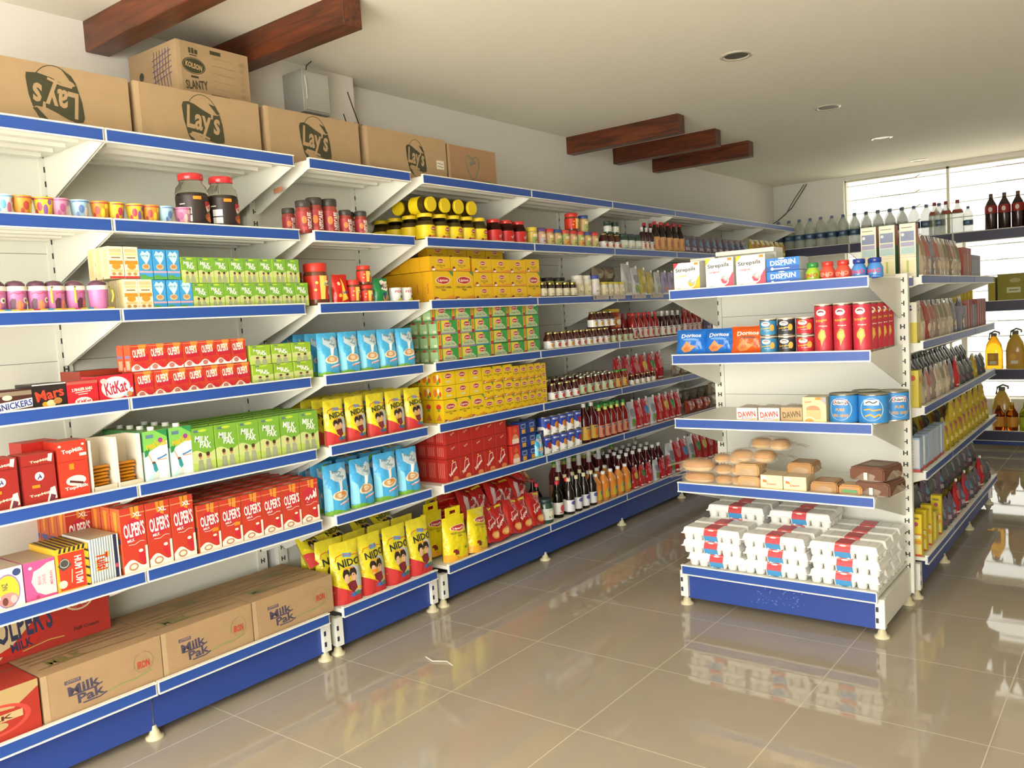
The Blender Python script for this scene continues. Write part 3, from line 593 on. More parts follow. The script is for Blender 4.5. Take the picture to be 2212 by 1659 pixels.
TM = [('t', 'TopMilk', .56, .86, .62, .06, 'efe0c0', 4), ('e', .5, .56, .14, .085, 'f0ebe0'), ('s', [(.44, .5), (.5, .56), (.56, .52), (.5, .6)], .004, '4a4a72'), ('t', 'TopMilk', .5, .2, .7, .06, 'efe0c0', 4), ('p', [(.8, .3), (.94, .32), (.98, .08), (.66, .03)], 'e4d9cc'), ('p', [(.72, .04), (.8, .18), (.94, .14), (.9, .04)], '6f3040'), STK(.25, .34, .24, .06), ('r', 0, .78, 1, .79, '7a1a16'), ('p', [(.82, .98), (.95, .98), (.9, .82), (.78, .84)], 'e4d9cc')]
carton('topmilk_a', 'biscuit_box', 'biscuit box', .105, .1, .172, '9c2822', TM, [('r', .3, .3, .7, .7, '7d1a18')], (), (), {'l': '8f1f1c', 't': 'b43a2c'})
carton('topmilk_b', 'biscuit_box', 'biscuit box', .1, .1, .2, 'c83a26', [('t', 'TopMilk', .52, .82, .74, .09, 'f2ead8', 4), ('e', .1, .92, .05, .02, 'f0e6d8'), ('e', .88, .92, .05, .02, 'f0e6d8'), ('r', .74, .72, .98, .77, 'ecdccc'), ('r', 0, .64, 1, .65, 'b02a1a'), STK(.36, .5, .16, .1), ('e', .55, .3, .34, .09, 'efe3cc'), ('p', [(.34, .32), (.8, .26), (.78, .22), (.32, .28)], '5a2a26'), ('t', 'TopMilk', .55, .18, .8, .07, 'f2ead8', 4)], (), (), (), {'l': 'bf2f1c', 't': 'a8604c'})
carton('topmilk_c', 'biscuit_box', 'biscuit box', .12, .1, .2, 'c8281f', [('e', .8, .88, .06, .05, 'f0e6d8'), ('t', 'TopMilk', .5, .8, .7, .09, 'a81f18')], (), (), (), {'t': 'd0402c'})
def openbox(kind, w, d, h):
    b = MB(); t = .003
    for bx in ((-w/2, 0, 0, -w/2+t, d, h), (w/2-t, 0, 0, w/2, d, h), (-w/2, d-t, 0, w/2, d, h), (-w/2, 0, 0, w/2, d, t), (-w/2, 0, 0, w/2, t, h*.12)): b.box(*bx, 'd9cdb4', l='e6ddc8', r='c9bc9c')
    rr = random.Random(3); n = 7; parts = [('box', b.mesh(kind))]; c = MB()
    for i in range(n):
        z = .006+i*.0125; dx, a = rr.uniform(-.004, .004), rr.uniform(-.05, .05)
        rows = []
        for u in range(9):
            x = -w/2+.006+dx+(w-.014)*u/8; r = .0062*(1 if 0 < u < 8 else .35)
            rows.append([(x, d*.4+r*2.6*math.cos(q*PI/4), z+r+r*math.sin(q*PI/4)+a*(x)) for q in range(8)])
        c.grid(rows, 'c07a12/foil', close=True)
    parts.append(('wrapped_bars', c.mesh(kind+'_bars'))); reg(kind, 'open_biscuit_box', 'biscuit box', parts)
openbox('gold_box', .094, .1, .19)
# hygiene / rusk boxes on the second shelf
carton('naz', 'mouth_freshener_box', 'sweets box', .1, .2, .135, 'e9e6e0', [('e', .5, .44, .4, .42, '9a7fb4'), ('e', .5, .44, .36, .38, 'dcc23c'), ('e', .5, .24, .3, .16, 'd98a86'), ('e', .4, .2, .09, .1, '6b3f3a'), ('e', .82, .86, .13, .09, '3c4a7c'), ('t', 'NAZ', .42, .56, .22, .13, '5a6a5a', 90), ('e', .2, .32, .07, .07, 'e9dcd4'), ('e', .66, .22, .1, .1, 'e6b8b4')], [('r', .1, .1, .9, .9, 'd9d0c4')], (), (), {'t': 'b8a48c'})
carton('pinkbox', 'mouth_freshener_box', 'sweets box', .1, .2, .135, 'd1578e', [('p', [(.2, .5), (.3, .75), (.5, .8), (.75, .9), (.98, .92), (.98, .1), (.6, .1), (.35, .22)], 'e9dccb'), ('t', 'MAHA', .45, .5, .3, .1, 'd88aa4', 90), ('t', 'SHAHI', .6, .5, .34, .1, 'd88aa4', 90), ('t', 'MEHRAN', .84, .5, .46, .07, 'c9587c', 90), ('e', .2, .85, .06, .04, 'f0c8d4'), ('e', .36, .1, .06, .05, 'b8406c')], (), (), (), {'t': 'b09478', 'l': 'b8487c'})
HS = [('p', [(.0+.14*i, 1), (.07+.14*i, 1), (.0+.14*i+.03, .9), (-.04+.14*i, .9)], '2f2c30') for i in range(1, 7)]+[('p', [(.88, .1*i+.05), (1, .1*i), (1, .1*i+.05), (.88, .1*i+.1)], '2f2c30') for i in range(0, 9, 2)]
carton('humtum', 'mouth_freshener_box', 'sweets box', .112, .2, .155, 'e3b52c', HS+[('r', .08, .06, .86, .88, 'd43c26'), ('t', 'HUM TUM', .66, .46, .86, .16, 'f0e8da', -90), ('p', [(.05, .62), (.2, .8), (.36, .74), (.46, .6), (.3, .52), (.18, .5)], '4b4a46'), ('g', .25, .66, .14, .1, .02, 'b9b4a4'), ('e', .16, .2, .13, .09, 'd8cfb8'), ('s', [(.42, .2), (.46, .5)], .003, 'f0c8a0')], (), (), [('p', [(.02+.16*i, 0), (.1+.16*i, 0), (.18+.16*i, 1), (.1+.16*i, 1)], '2f2c30') for i in range(6)], {'t': 'd9b33c'})
carton('tulsi', 'mouth_freshener_box', 'sweets box', .105, .2, .162, 'e9eae4', [('r', .05+.085*i, 0, .09+.085*i, 1, '8f9ba0') for i in range(9)]+[('r', .82, .0, .94, 1, '252a4a'), ('t', 'Tulsi', .4, .47, .62, .3, 'e3b52c', -90), ('t', 'Tulsi', .4, .47, .58, .25, 'b5281c', -90), ('e', .88, .3, .05, .05, 'c9485c')], (), (), (), {'t': 'b0a489'})
# lozenge and tablet packs
def strep(kind, c, sub, red=False):
    f = [('p', [(.62, 0), (1, 0), (1, .55)], c), ('e', .66, .27, .17, .17, 'f4f3ec'), ('e', .67, .28, .14, .14, 'a9aca6'), ('p', [(.54, .3), (.6, .32), (.68, .24), (.78, .22), (.72, .15), (.6, .17)], c), ('e', .72, .34, .05, .05, 'd9dbd6'), ('t', 'Strepsils', .46, .74, .78, .17, '55585a', 3), ('t', sub, .3, .54, .38, .08, c, 3), ('s', [(.12, .08), (.24, .09)], .002, '9a9a92')]
    f += [('p', [(0, 1), (.2, 1), (0, .78)], 'd8384a' if red else 'ecc534'), ('r', .8, .9, .95, .98, ORG)]
    carton(kind, 'lozenge_box', 'medicine box', .138, .12, .14, 'efeee4', f, (), [('r', .1, .1, .9, .9, 'dcdad0')], (), {'r': 'd9d8cc'})
strep('strep_y', 'e3b62c', 'Coolmint', True); strep('strep_r', 'd05068', 'Original')
carton('disprin', 'tablet_box', 'medicine box', .152, .12, .058, '2b78c8', [('r', 0, 0, 1, .38, '2a5cb0'), ('t', 'DISPRIN', .5, .64, .76, .4, 'f2f4f4', 2), ('e', .46, .95, .1, .06, 'b9c8dc'), ('s', [(.2, .16), (.7, .18)], .004, 'dfe8f0'), ('e', .18, .17, .05, .12, 'cfe2f0'), ('e', .5, .4, .1, .05, '58a6e0')], (), (), (), {'r': 'b9bcc0', 't': '3a8ad8'})
carton('cake_box', 'cake_rusk_box', 'rusk box', .105, .11, .116, 'efd99a', [('p', [(.62, 1), (1, 1), (1, .72)], 'a9a0a8'), ('e', .45, .52, .3, .16, 'c98a62'), ('r', .16, .14, .78, .5, 'd9b078'), ('t', 'Dawn', .24, .82, .3, .08, 'c9584a', 4), ('e', .28, .08, .26, .16, 'f0dcae'), ('e', .28, .06, .18, .12, 'd9a04c'), ('r', .55, .9, .8, .99, ORG)], (), (), (), {'t': 'd8cdb0', 'r': 'd9c690'})
carton('rusk_pair', 'cake_rusk_box', 'rusk box', .105, .12, .068, 'efd9ae', [('e', .16, .78, .14, .16, 'f1ead8'), ('p', [(.1, .5), (.3, .48), (.25, .66), (.1, .7)], 'c97a3c'), ('t', 'Dawn', .5, .4, .42, .15, 'd4604c', 4)], (), (), (), {'t': 'cfbf9c', 'r': 'd6c49c'})
def dawn(kind, base, tx, sub=True):
    b = MB(); w, h, d = .104, .08, .11
    f = [('t', 'DAWN', .5, .52, .84, .42, tx, 6)]+([('t', 'bread', .5, .25, .5, .16, '9a9ac0', 6), ('p', [(.6, .1), (.95, .3), (.95, .12)], 'e8c48c')] if sub else [])
    b.box(-w/2, 0, 0, w/2, d, h, base, t='cabfb0'); art(b, f, mp_front(w), w, h); me = b.mesh(kind)
    c = MB(); pr = []
    for j in range(7):
        y = d*.35+.055*j/6; pr.append([(x*(1-.12*j), y+d*.1*j/6, h-.002+(.012+.004*math.sin(5*x*40+j))*math.sin(PI*j/6)) for x in [(-w/2+w*i/8) for i in range(9)]])
    c.grid(pr, 'b8a08c/film'); reg(kind, 'sliced_bread_pack', 'bread', [('pack', me), ('wrapper_fold', c.mesh(kind+'_fold'))])
dawn('dawn_w', 'f0e7d6', 'd83a34'); dawn('dawn_b', 'b89a6c', '6a5638', False)
carton('tallpack', 'cereal_box', 'cereal box', .072, .06, .232, 'e3ddc0', [('r', .06, .68, .9, .86, '7c86a0'), ('r', .06, .58, .9, .66, 'a09cb4'), ('r', .06, .44, .94, .57, 'a9c2c0'), ('r', 0, .38, 1, .385, 'd08a60'), ('r', 0, .42, 1, .425, 'd08a60'), ('r', .1, .1, .9, .32, 'e0d9a8'), ('r', .4, .1, .55, .32, 'b9b86a'), ('e', .2, .8, .1, .03, 'd8d6d0'), ('r', .1, .92, .8, .935, '8a7a70'), ('r', 0, .07, 1, .074, 'a09a80')], (), [('r', 0, .62, 1, 1, 'b56a58'), ('r', 0, 0, 1, .62, '3f7a55')], (), {'r': '3f7a55', 't': 'd9cfb8'})
# round packs
KJ = [(.05, 0), (.06, .008), (.062, .02), (.062, .14), (.058, .16), (.044, .178), (.043, .19)]
def bn(z0, r=.0): return z0
round_pack('kopiko', 'coffee_sweets_jar', 'sweets jar', KJ, 'e8e6dc/clear', (.02, .125), [('t', 'KOPIKO', .66, .62, .22, .2, 'f2ead8', 22), ('r', .3, .3, .4, .55, 'd8d8d4'), ('r', .3, .02, .4, .25, 'd8d8d4'), ('e', .62, .2, .09, .17, 'a84f1c'), ('e', .6, .12, .05, .1, 'd9742c'), ('r', .42, .84, .5, .96, ORG), ('r', .54, .5, .78, .78, 'b5232c'), ('t', 'KOPIKO', .66, .64, .22, .2, 'f2ead8', 20), ('r', .28, .66, .34, .7, 'e8e0d4')],
           '2e2220', ([(.046, .188), (.048, .19), (.049, .21), (.045, .214)], 'cf2f34/gloss'), fill=([(.054, .006), (.056, .02), (.056, .128), (.04, .138)], '4a3a33/matte'), names=('jar', 'label', 'lid'), n=24)
def nescafe(kind, r, h):
    round_pack(kind, 'instant_coffee_jar', 'coffee jar', [(r*.92, 0), (r, .006), (r, h*.7), (r*.93, h*.76), (r*.92, h*.8)], '8f3a30/gloss', (h*.08, h*.66), [('t', 'NESCAFE', .53, .52, .84*h*.58/(2*PI*r), .028/(h*.58), 'ece6dc', 90), ('e', .4, .55, .05, .2, 'e8823c'), ('r', .36, .0, .44, .2, 'c9504c')], 'a53436',
               ([(r*.94, h*.79), (r*1.0, h*.81), (r*1.0, h*.97), (r*.9, h)], '3f3a33'), names=('jar', 'label', 'lid'), n=18)
nescafe('nes_t', .037, .165); nescafe('nes_m', .034, .145); nescafe('nes_s', .029, .118)
def teajar(kind, lab, lid, items, body='a89f78/clear', fillc='8a7843/matte', r=.05, h=.14, fill=True):
    round_pack(kind, 'tea_jar', 'tea jar', [(r*.94, 0), (r, .008), (r, h*.6), (r*.78, h*.82), (r*.68, h*.9)], body, (h*.06, h*.56), items, lab,
               ([(r*.8, h*.86), (r*.82, h*.87), (r*.82, h*.985), (r*.78, h)], lid), fill=([(r*.9, .006), (r*.93, h*.6), (r*.6, h*.72)], fillc) if fill else None, names=('jar', 'label', 'lid'), n=20)
TJ = [('p', [(.4, 0), (.64, 0), (.64, .3), (.4, .16)], 'df8436'), ('e', .53, .72, .062, .16, 'b82a2e'), ('t', 'Lipton', .53, .72, .1, .15, 'f4ecd8'), ('t', 'YELLOW LABEL', .53, .44, .13, .08, '6a6420'), ('e', .44, .15, .02, .1, '8a2f2c')]
teajar('tea_jar', 'eed216', 'dcbf12', TJ)
teajar('supreme_jar', 'c22020', 'c43530/gloss', [('t', 'Supreme', .54, .55, .14, .3, 'f0e0d0', 30), ('e', .6, .25, .025, .12, 'e0a03c'), ('r', .3, .1, .7, .13, 'e8b9a0')], '8a3c2c/clear', '5a2a1c/matte', r=.047)
def spice(kind, lab, lid, c2):
    round_pack(kind, 'spice_jar', 'spice jar', [(.033, 0), (.034, .006), (.034, .085), (.031, .09)], 'b9a06a/gloss', (.012, .08), [('r', .36, 0, .66, .55, c2), ('r', .4, .6, .64, .85, 'ecdcb0'), ('s', [(.45, .2), (.5, .35), (.54, .25), (.6, .42)], .005, 'b5382c')], lab, ([(.034, .088), (.035, .09), (.035, .108), (.032, .11)], lid), names=('jar', 'label', 'lid'), n=14)
spice('spice_y', 'c9b04a', 'd9c234', '8fa858'); spice('spice_p', 'c99a8a', '5c3f78', 'c9c0c4'); spice('spice_r', 'd0a07a', 'cc3a3c', 'b9bc70'); spice('spice_g', '9fae62', 'c94a3c', 'd9a04c'); spice('spice_b', 'c9a86a', '3c4f8c', '9ab06a')
round_pack('mug', 'lidded_mug', 'mug', [(.026, 0), (.031, .004), (.036, .085)], 'c779ab', None, cap=([(.0375, .083), (.038, .086), (.038, .098), (.034, .1)], 'e9e3d8'), bitems=[('p', [(.34, .1), (.42, .14), (.44, .62), (.38, .66), (.34, .5)], '5a2f44'), ('p', [(.44, .1), (.52, .1), (.56, .4), (.5, .6), (.45, .5)], 'e58a62'), ('e', .6, .58, .05, .12, 'ece6dc'), ('e', .605, .57, .025, .06, '6a5a3c'), ('e', .6, .22, .04, .08, '8a4fa0'), ('s', [(.36, .84), (.42, .9), (.48, .84), (.54, .9), (.6, .84)], .003, 'c9485c')], names=('cup', 'label', 'lid_rim'), n=20)
_b = MB(); _b.lathe([(.033, .1), (.032, .108), (.024, .117), (.0, .122)], '5b3448/gloss', 18, cy=.036); PRO['mug'][2].append(('lid', _b.mesh('mug_lid')))
_b = MB(); _b.tube([(-.037, .02, .096), (-.047, .018, .08), (-.05, .016, .058), (-.044, .018, .036)], .0042, 'd9c83c/gloss', 8); PRO['mug'][2].append(('handle', _b.mesh('mug_handle')))
for q, c1, c2, c3 in (('a', 'd9e2e0', '6fb0d0', 'c97a94'), ('b', 'e09a3c', 'b5483c', 'e8d43c'), ('c', 'e8cf3c', 'c9405c', '8a5fa8'), ('d', 'd896b4', 'b05a8c', 'e8d0c0'), ('e', 'a9cfdc', '5f7fb8', 'e8e0d0')):
    round_pack('cup_'+q, 'paper_cup', 'paper cup', [(.023, 0), (.024, .003), (.0315, .07), (.0325, .072), (.0315, .074), (.03, .072), (.023, .006)], c1, None, bitems=[('e', .45, .55, .05, .2, c2), ('e', .55, .4, .04, .25, c3), ('e', .38, .3, .03, .14, c2), ('e', .62, .75, .035, .12, c3), ('s', [(.3, .9), (.7, .9)], .004, c2)], n=20, keyf=lambda j, c=c1: c if j < 4 else 'e8e0d0')
def ovaltine(kind, r, h, body='6a3a22/gloss'):
    round_pack(kind, 'malt_drink_jar', 'malt drink jar', [(r*.95, 0), (r, .006), (r, h*.72), (r*.9, h*.82)], body, (h*.14, h*.7), [('p', [(.44, .0), (.5, .0), (.52, .5), (.56, 1), (.44, 1)], 'eecb5c'), ('e', .55, .68, .06, .12, 'f2e6a0'), ('t', 'Ovaltine', .57, .68, .14, .13, '4a3a8c', 14), ('e', .6, .3, .035, .12, 'e9dccb'), ('e', .4, .7, .02, .06, 'f0c43c'), ('e', .38, .4, .02, .05, 'f0c43c')], 'd2301c', ([(r*.92, h*.8), (r*.95, h*.82), (r*.95, h*.98), (r*.9, h)], 'cf3422'), names=('jar', 'label', 'lid'), n=20)
ovaltine('oval_l', .055, .19); ovaltine('oval_s', .038, .098); ovaltine('oval_m', .036, .13)
round_pack('white_can', 'milk_drink_can', 'can', [(.031, 0), (.031, .074), (.029, .076), (.029, .073), (.001, .073)], 'e4e6e2', None, bitems=[('t', 'PDQ', .5, .72, .26, .18, 'cf3f48'), ('p', [(.4, .1), (.6, .1), (.6, .45), (.5, .3)], 'c9cf3c'), ('e', .56, .4, .04, .1, '4a3a34')], n=18)
def fruitcan(kind, f1, f2):
    round_pack(kind, 'fruit_can', 'can', [(.041, 0), (.0415, .002), (.0405, .004), (.0405, .112), (.0415, .114), (.041, .116), (.039, .113), (.0, .113)], 'c9c8c0/metal', (.006, .11), [('r', 0, .48, 1, 1, '2340a0'), ('p', [(.34, .48), (.4, .36), (.48, .46), (.56, .3), (.64, .46), (.66, .48)], '2340a0'), ('t', 'MITCHELLS', .5, .86, .24, .11, 'e9eaf0'), ('e', .5, .48, .075, .2, f1), ('e', .55, .4, .04, .13, f2), ('s', [(.44, .1), (.56, .1)], .003, '8a8a84')], 'ece9e2', names=('can', 'label', 'lid'), n=20)
for q, a, c in (('a', 'b8202c', 'c43a2c'), ('b', 'e08a2c', 'c9302c'), ('c', 'dd8a34', 'c9703c'), ('d', 'e0982c', 'f0d08c'), ('e', 'c02a2c', '3f8a3c')): fruitcan('can_'+q, a, c)
def pringles(kind, h, c, top='d9cfb8', tx='d9b83c', chip='e3a848', stk=None, big=True):
    r = .039; hh = .8 if big else .72
    it = [('e', .5, hh+.06, .085, .075 if big else .16, 'efe8d8'), ('e', .5, hh+.065, .055, .04 if big else .08, '7a3028'), ('e', .5, hh+.045, .05, .02 if big else .04, 'f3efe4')]
    if big: it += [('t', 'Pringles', .5, .68, .2, .075, tx, 8), ('t', 'Original', .53, .56, .14, .035, 'f0e6d8'), ('p', [(.44, .38), (.5, .5), (.56, .46), (.58, .32), (.53, .22), (.5, .1), (.485, .24), (.44, .3)], chip), ('e', .51, .36, .04, .08, 'eebc5c')]
    else: it += [('t', 'Pringles', .5, .46, .2, .14, tx, 8), ('t', 'Original', .53, .3, .12, .06, 'f0e6d8'), ('e', .62, .5, .045, .24, chip)]
    if stk: it.append(('r', stk[0], stk[1], stk[0]+.05, stk[1]+(.03 if big else .1), ORG))
    lc = c
    round_pack(kind, 'crisp_tube', 'crisps tube', [(r-.0015, 0), (r, .002), (r-.001, .005), (r-.001, h-.006), (r, h-.004), (r-.0005, h)], 'b9b2a4/metal', (.006, h-.007), it, lc, ([(r+.0003, h-.001), (r+.0005, h+.003), (r-.003, h+.004)], top), names=('tube', 'label', 'lid'), n=22)
pringles('pr_t', .212, 'bd2f3e'); pringles('pr_t2', .212, 'bd2f3e', stk=(.49, .44)); pringles('pr_t3', .212, 'bd2f3e', stk=(.56, .82))
pringles('pr_r', .077, 'bc2836', big=False, stk=(.45, .86)); pringles('pr_b', .077, '3a86b0', big=False); pringles('pr_k', .077, '2e2f38', big=False, chip='d9b04c')
round_pack('pudding', 'dessert_tin', 'tin', [(.062, 0), (.063, .003), (.061, .005), (.061, .125), (.063, .128), (.062, .131), (.059, .128), (0, .128)], 'bcb8a8/metal', (.006, .124), [('g', .5, .5, .13, .42, .012, 'b9c6cc'), ('r', .42, .66, .58, .86, 'e9e6e0'), ('g', .5, .76, .085, .11, .012, 'b8343c'), ('t', "Adam's", .5, .76, .13, .12, '3c3c3c'), ('t', 'PURE', .5, .48, .1, .11, 'dca43c'), ('t', 'VEG GHEE', .5, .26, .18, .11, 'dca43c')], '3585c6', names=('tin', 'label', 'lid'), n=26)
round_pack('pudding_u', 'dessert_tin', 'tin', [(.062, 0), (.063, .003), (.061, .005), (.061, .125), (.063, .128), (.062, .131), (.059, .128), (0, .128)], 'bcb8a8/metal', (.006, .124), [('g', .5, .5, .13, .42, .012, 'b9c6cc'), ('r', .42, .66, .58, .86, 'e9e6e0'), ('s', [(.44, .74), (.48, .8), (.52, .73), (.56, .8)], .005, '3c3c3c'), ('s', [(.42, .48), (.48, .52), (.52, .46), (.6, .5)], .006, 'dca43c'), ('s', [(.43, .24), (.49, .32), (.53, .22), (.58, .32), (.6, .24)], .007, 'dca43c')], '3585c6', names=('tin', 'label', 'lid'), n=26)
def eno(kind, c1, c2, tx):
    round_pack(kind, 'antacid_bottle', 'medicine bottle', [(.03, 0), (.032, .004), (.032, .042), (.022, .06), (.02, .066)], c1+'/gloss', None, cap=([(.021, .062), (.025, .064), (.025, .082), (.022, .084)], c2+'/gloss'), bitems=[('t', 'ENO', .5, .42, .3, .26, tx, 3), ('e', .5, .05, .2, .12, c2)], names=('bottle', 'label', 'cap'), n=18)
eno('eno_g', '9ac03c', '2f8a42', 'c9402c'); eno('eno_r', 'd9503c', 'c43a30', 'f0a08c'); eno('eno_b', '4a86c8', '1f3a8a', 'd83a4c')
# bottles
def bottle(kind, r, h, body, capc, lab=None, lz=(.15, .5), items=(), neck=.3, name='bottle', cat='bottle', n=14, liquid=None, collar=None, capr=1.15, shoulder=.62, neckr=.34):
    pr = [(r*.9, 0), (r, h*.02), (r, h*shoulder*.97), (r*.85, h*(shoulder+.06)), (r*(neckr+.08), h*(shoulder+.2)), (r*neckr, h*.93)]
    parts_lab = dict(label=(h*lz[0], h*lz[1]), litems=items, lcol=lab) if lab else {}
    round_pack(kind, name, cat, pr, body, cap=([(r*neckr*capr, h*.9), (r*neckr*capr, h*.99), (r*neckr*.9, h)], capc), names=('bottle', 'label', 'cap'), n=n,
               fill=([(r*.85, .003), (r*.9, h*.03), (r*.9, h*shoulder*.94), (r*.5, h*(shoulder+.1))], liquid) if liquid else None, **parts_lab)
    if collar: b = MB(); b.lathe([(r*(neckr+.1), h*(shoulder+.19)), (r*(neckr+.03), h*.9)], collar, n, cy=r, cap=False); PRO[kind][2].append(('neck_label', b.mesh(kind+'_neck')))
FR = lambda c1, c2='3f8a3c': [('e', .5, .45, .07, .3, c1), ('e', .56, .5, .03, .2, c2), ('r', .4, .8, .6, .92, '6a6a8a')]
bottle('jam_w', .033, .112, '4a2018/gloss', 'd9c98c/metal', 'e9e6de', (.08, .5), FR('c9402c'), name='jam_jar', cat='jar', shoulder=.66, neckr=.6)
bottle('jam_w2', .033, .112, '4a2018/gloss', 'd9c98c/metal', 'e9e6de', (.08, .5), FR('dc9a2c'), name='jam_jar', cat='jar', shoulder=.66, neckr=.6)
bottle('jam_g', .034, .128, '5a1f18/gloss', 'cfcbb8/metal', 'b9c49a', (.08, .55), FR('b8302c'), name='jam_jar', cat='jar', shoulder=.68, neckr=.62)
bottle('jam_g2', .034, .128, '7a2a18/gloss', '4f9a3c', 'c9a04c', (.08, .55), FR('c9402c'), name='jam_jar', cat='jar', shoulder=.68, neckr=.62)
bottle('sauce_r', .03, .2, '8a1c1c/gloss', 'c22c2c/gloss', 'c9b8a8', (.08, .45), FR('b8302c'), name='sauce_bottle', cat='sauce bottle')
bottle('sauce_k', .03, .2, '3a1416/gloss', 'd8d4cc', 'd9d2c4', (.08, .42), FR('b8302c'), name='sauce_bottle', cat='sauce bottle', collar='b9b2a8')
bottle('ketchup', .034, .235, '7c1a18/gloss', '3f9a44', 'c98a6a', (.06, .4), FR('b8302c'), name='ketchup_bottle', cat='sauce bottle', collar='c9d05a')
bottle('syrup', .04, .27, '551012/gloss', 'e6e2da', 'b9303c', (.06, .34), FR('e6e2da'), name='syrup_bottle', cat='syrup bottle', collar='d6d2ca', shoulder=.55)
bottle('syrup_w', .038, .25, '4a0f12/gloss', 'eceae2', 'c9a03c', (.08, .42), FR('d8702c'), name='syrup_bottle', cat='syrup bottle')
bottle('squash', .04, .2, 'd98a3c/gloss', 'efece4', 'e08a2c', (.12, .6), [('p', [(.4, 0), (.6, 0), (.6, .5), (.5, .8), (.4, .4)], 'c9c03c'), ('e', .53, .5, .05, .16, '3f9ac0')], name='squash_bottle', cat='squash bottle', shoulder=.66)
bottle('vinegar', .036, .235, 'a9a684/clear', 'c8303c', 'e6e4dc', (.1, .42), [('e', .5, .5, .08, .3, 'c94a4c'), ('r', .4, .1, .6, .2, 'c0507c')], name='vinegar_bottle', cat='vinegar bottle', liquid='8a8a66/clear')
bottle('soya', .034, .235, '1f1612/gloss', 'd6cfa0', 'e0dfe0', (.08, .4), [('e', .5, .75, .1, .18, '5a5fa8')], name='soya_bottle', cat='sauce bottle')
bottle('honey_k', .032, .21, '24140f/gloss', 'c4303a/gloss', 'd09a5a', (.08, .5), [('e', .5, .5, .06, .3, 'a8603c')], name='syrup_bottle', cat='syrup bottle', shoulder=.56)
def glassjar(kind, c, lid, lab, r=.04, h=.13): round_pack(kind, 'preserve_jar', 'jar', [(r*.95, 0), (r, .006), (r, h*.78), (r*.85, h*.86)], c, (h*.15, h*.62), [('e', .5, .5, .08, .3, 'e8e2c8'), ('r', .42, .2, .58, .35, '8a8a4c')], lab, ([(r*.9, h*.84), (r*.93, h*.86), (r*.93, h*.98), (r*.88, h)], lid), names=('jar', 'label', 'lid'), n=16)
glassjar('olive', '9a9a5c/gloss', '2a2a26', 'c9b95c', .045, .135); glassjar('mayo', 'dcd9c8/gloss', 'dcd8cc', 'cfc49a', .042, .145); glassjar('mayo_b', 'dcd9c8/gloss', '3f55a0', 'dfd2d6', .042, .145); glassjar('mayo_s', 'd8d2bc/gloss', 'c9b93c', 'd9c9a0', .032, .1); glassjar('gherkin', '31241a/gloss', 'bfb06a/metal', 'd9cfae', .028, .1); glassjar('pickle', '2f4a3a/gloss', '2a3a3a', 'c9cfc4', .04, .12); glassjar('redjar', '9a2a1c/gloss', 'c9a92c', 'c9783c', .06, .15)
bottle('water', .0545, .315, 'c6cdc0/haze', '5a6a86', '34506e', (.3, .48), [('r', .44, .3, .56, .7, '6f8aa4')], name='water_bottle', cat='water bottle', n=12, neckr=.28, shoulder=.7)
bottle('lemonade', .053, .33, 'cdd2b4/haze', '7a8a5c', '8f9a6a', (.4, .56), name='soft_drink_bottle', cat='soft drink bottle', n=12, neckr=.28)
bottle('cola', .052, .34, '2b1510/gloss', '6a4a3a', '8f241e', (.46, .68), [('e', .5, .5, .05, .3, 'd9c9bc')], name='soft_drink_bottle', cat='soft drink bottle', n=14, neckr=.28, shoulder=.66)
b_ = MB(); b_.lathe([(.036, .245), (.02, .29), (.0145, .318)], 'd8cdb8/clear', 14, cy=.052); PRO['cola'][2].append(('neck', b_.mesh('cola_neck')))
bottle('dewgreen', .05, .3, 'a8ae88/haze', '8a3a34', '9a4a3c', (.62, .72), name='soft_drink_bottle', cat='soft drink bottle', n=12, neckr=.28)
def jug(kind, c, w=.16, h=.36, capc='6a6258'):
    b = MB(); pr = [(w*.46, 0), (w*.5, h*.03), (w*.5, h*.5), (w*.42, h*.68), (w*.22, h*.84), (w*.14, h*.9)]
    rows = [[(r*math.copysign(abs(math.sin(2*PI*i/20))**.7, math.sin(2*PI*i/20)), .07-r*.8*math.copysign(abs(math.cos(2*PI*i/20))**.7, math.cos(2*PI*i/20)), z) for i in range(20)] for r, z in pr]
    b.grid(rows, c, close=True); b.poly(rows[0][::-1], c); b.poly(rows[-1], c)
    k = MB(); k.lathe([(w*.17, h*.89), (w*.17, h*.97), (w*.13, h*.98)], capc, 14, cy=.07)
    hd = MB(); hd.tube([(-w*.28, .07, h*.8), (-w*.22, .07, h*.97), (w*.05, .07, h*1.03), (w*.3, .07, h*.99), (w*.3, .07, h*.93)], .009, capc, 6)
    lb = MB(); lb.box(-w*.3, -.014, h*.12, w*.3, -.012, h*.45, 'c9963c'); art(lb, [('r', .2, .1, .8, .35, 'e0dcc0'), ('e', .4, .65, .25, .25, 'e6b02c')], lambda x, y, o: (x-w*.3, -.014-o, y+h*.12), w*.6, h*.33)
    reg(kind, 'cooking_oil_jug', 'oil jug', [('jug', b.mesh(kind)), ('cap', k.mesh(kind+'_cap')), ('handle', hd.mesh(kind+'_h')), ('label', lb.mesh(kind+'_l'))])
jug('oil', 'c08a1c/clear', .15, .35); jug('oil2', 'c9a23c/gloss', .15, .35)
bottle('oil_b', .05, .27, 'd9981c/clear', 'c9a02c', 'd0902c', (.15, .5), name='cooking_oil_bottle', cat='oil bottle', liquid='d9901c/clear')
bottle('oil_g', .05, .27, 'b0b82c/clear', 'b8b02c', 'b9c02c', (.15, .5), name='cooking_oil_bottle', cat='oil bottle')
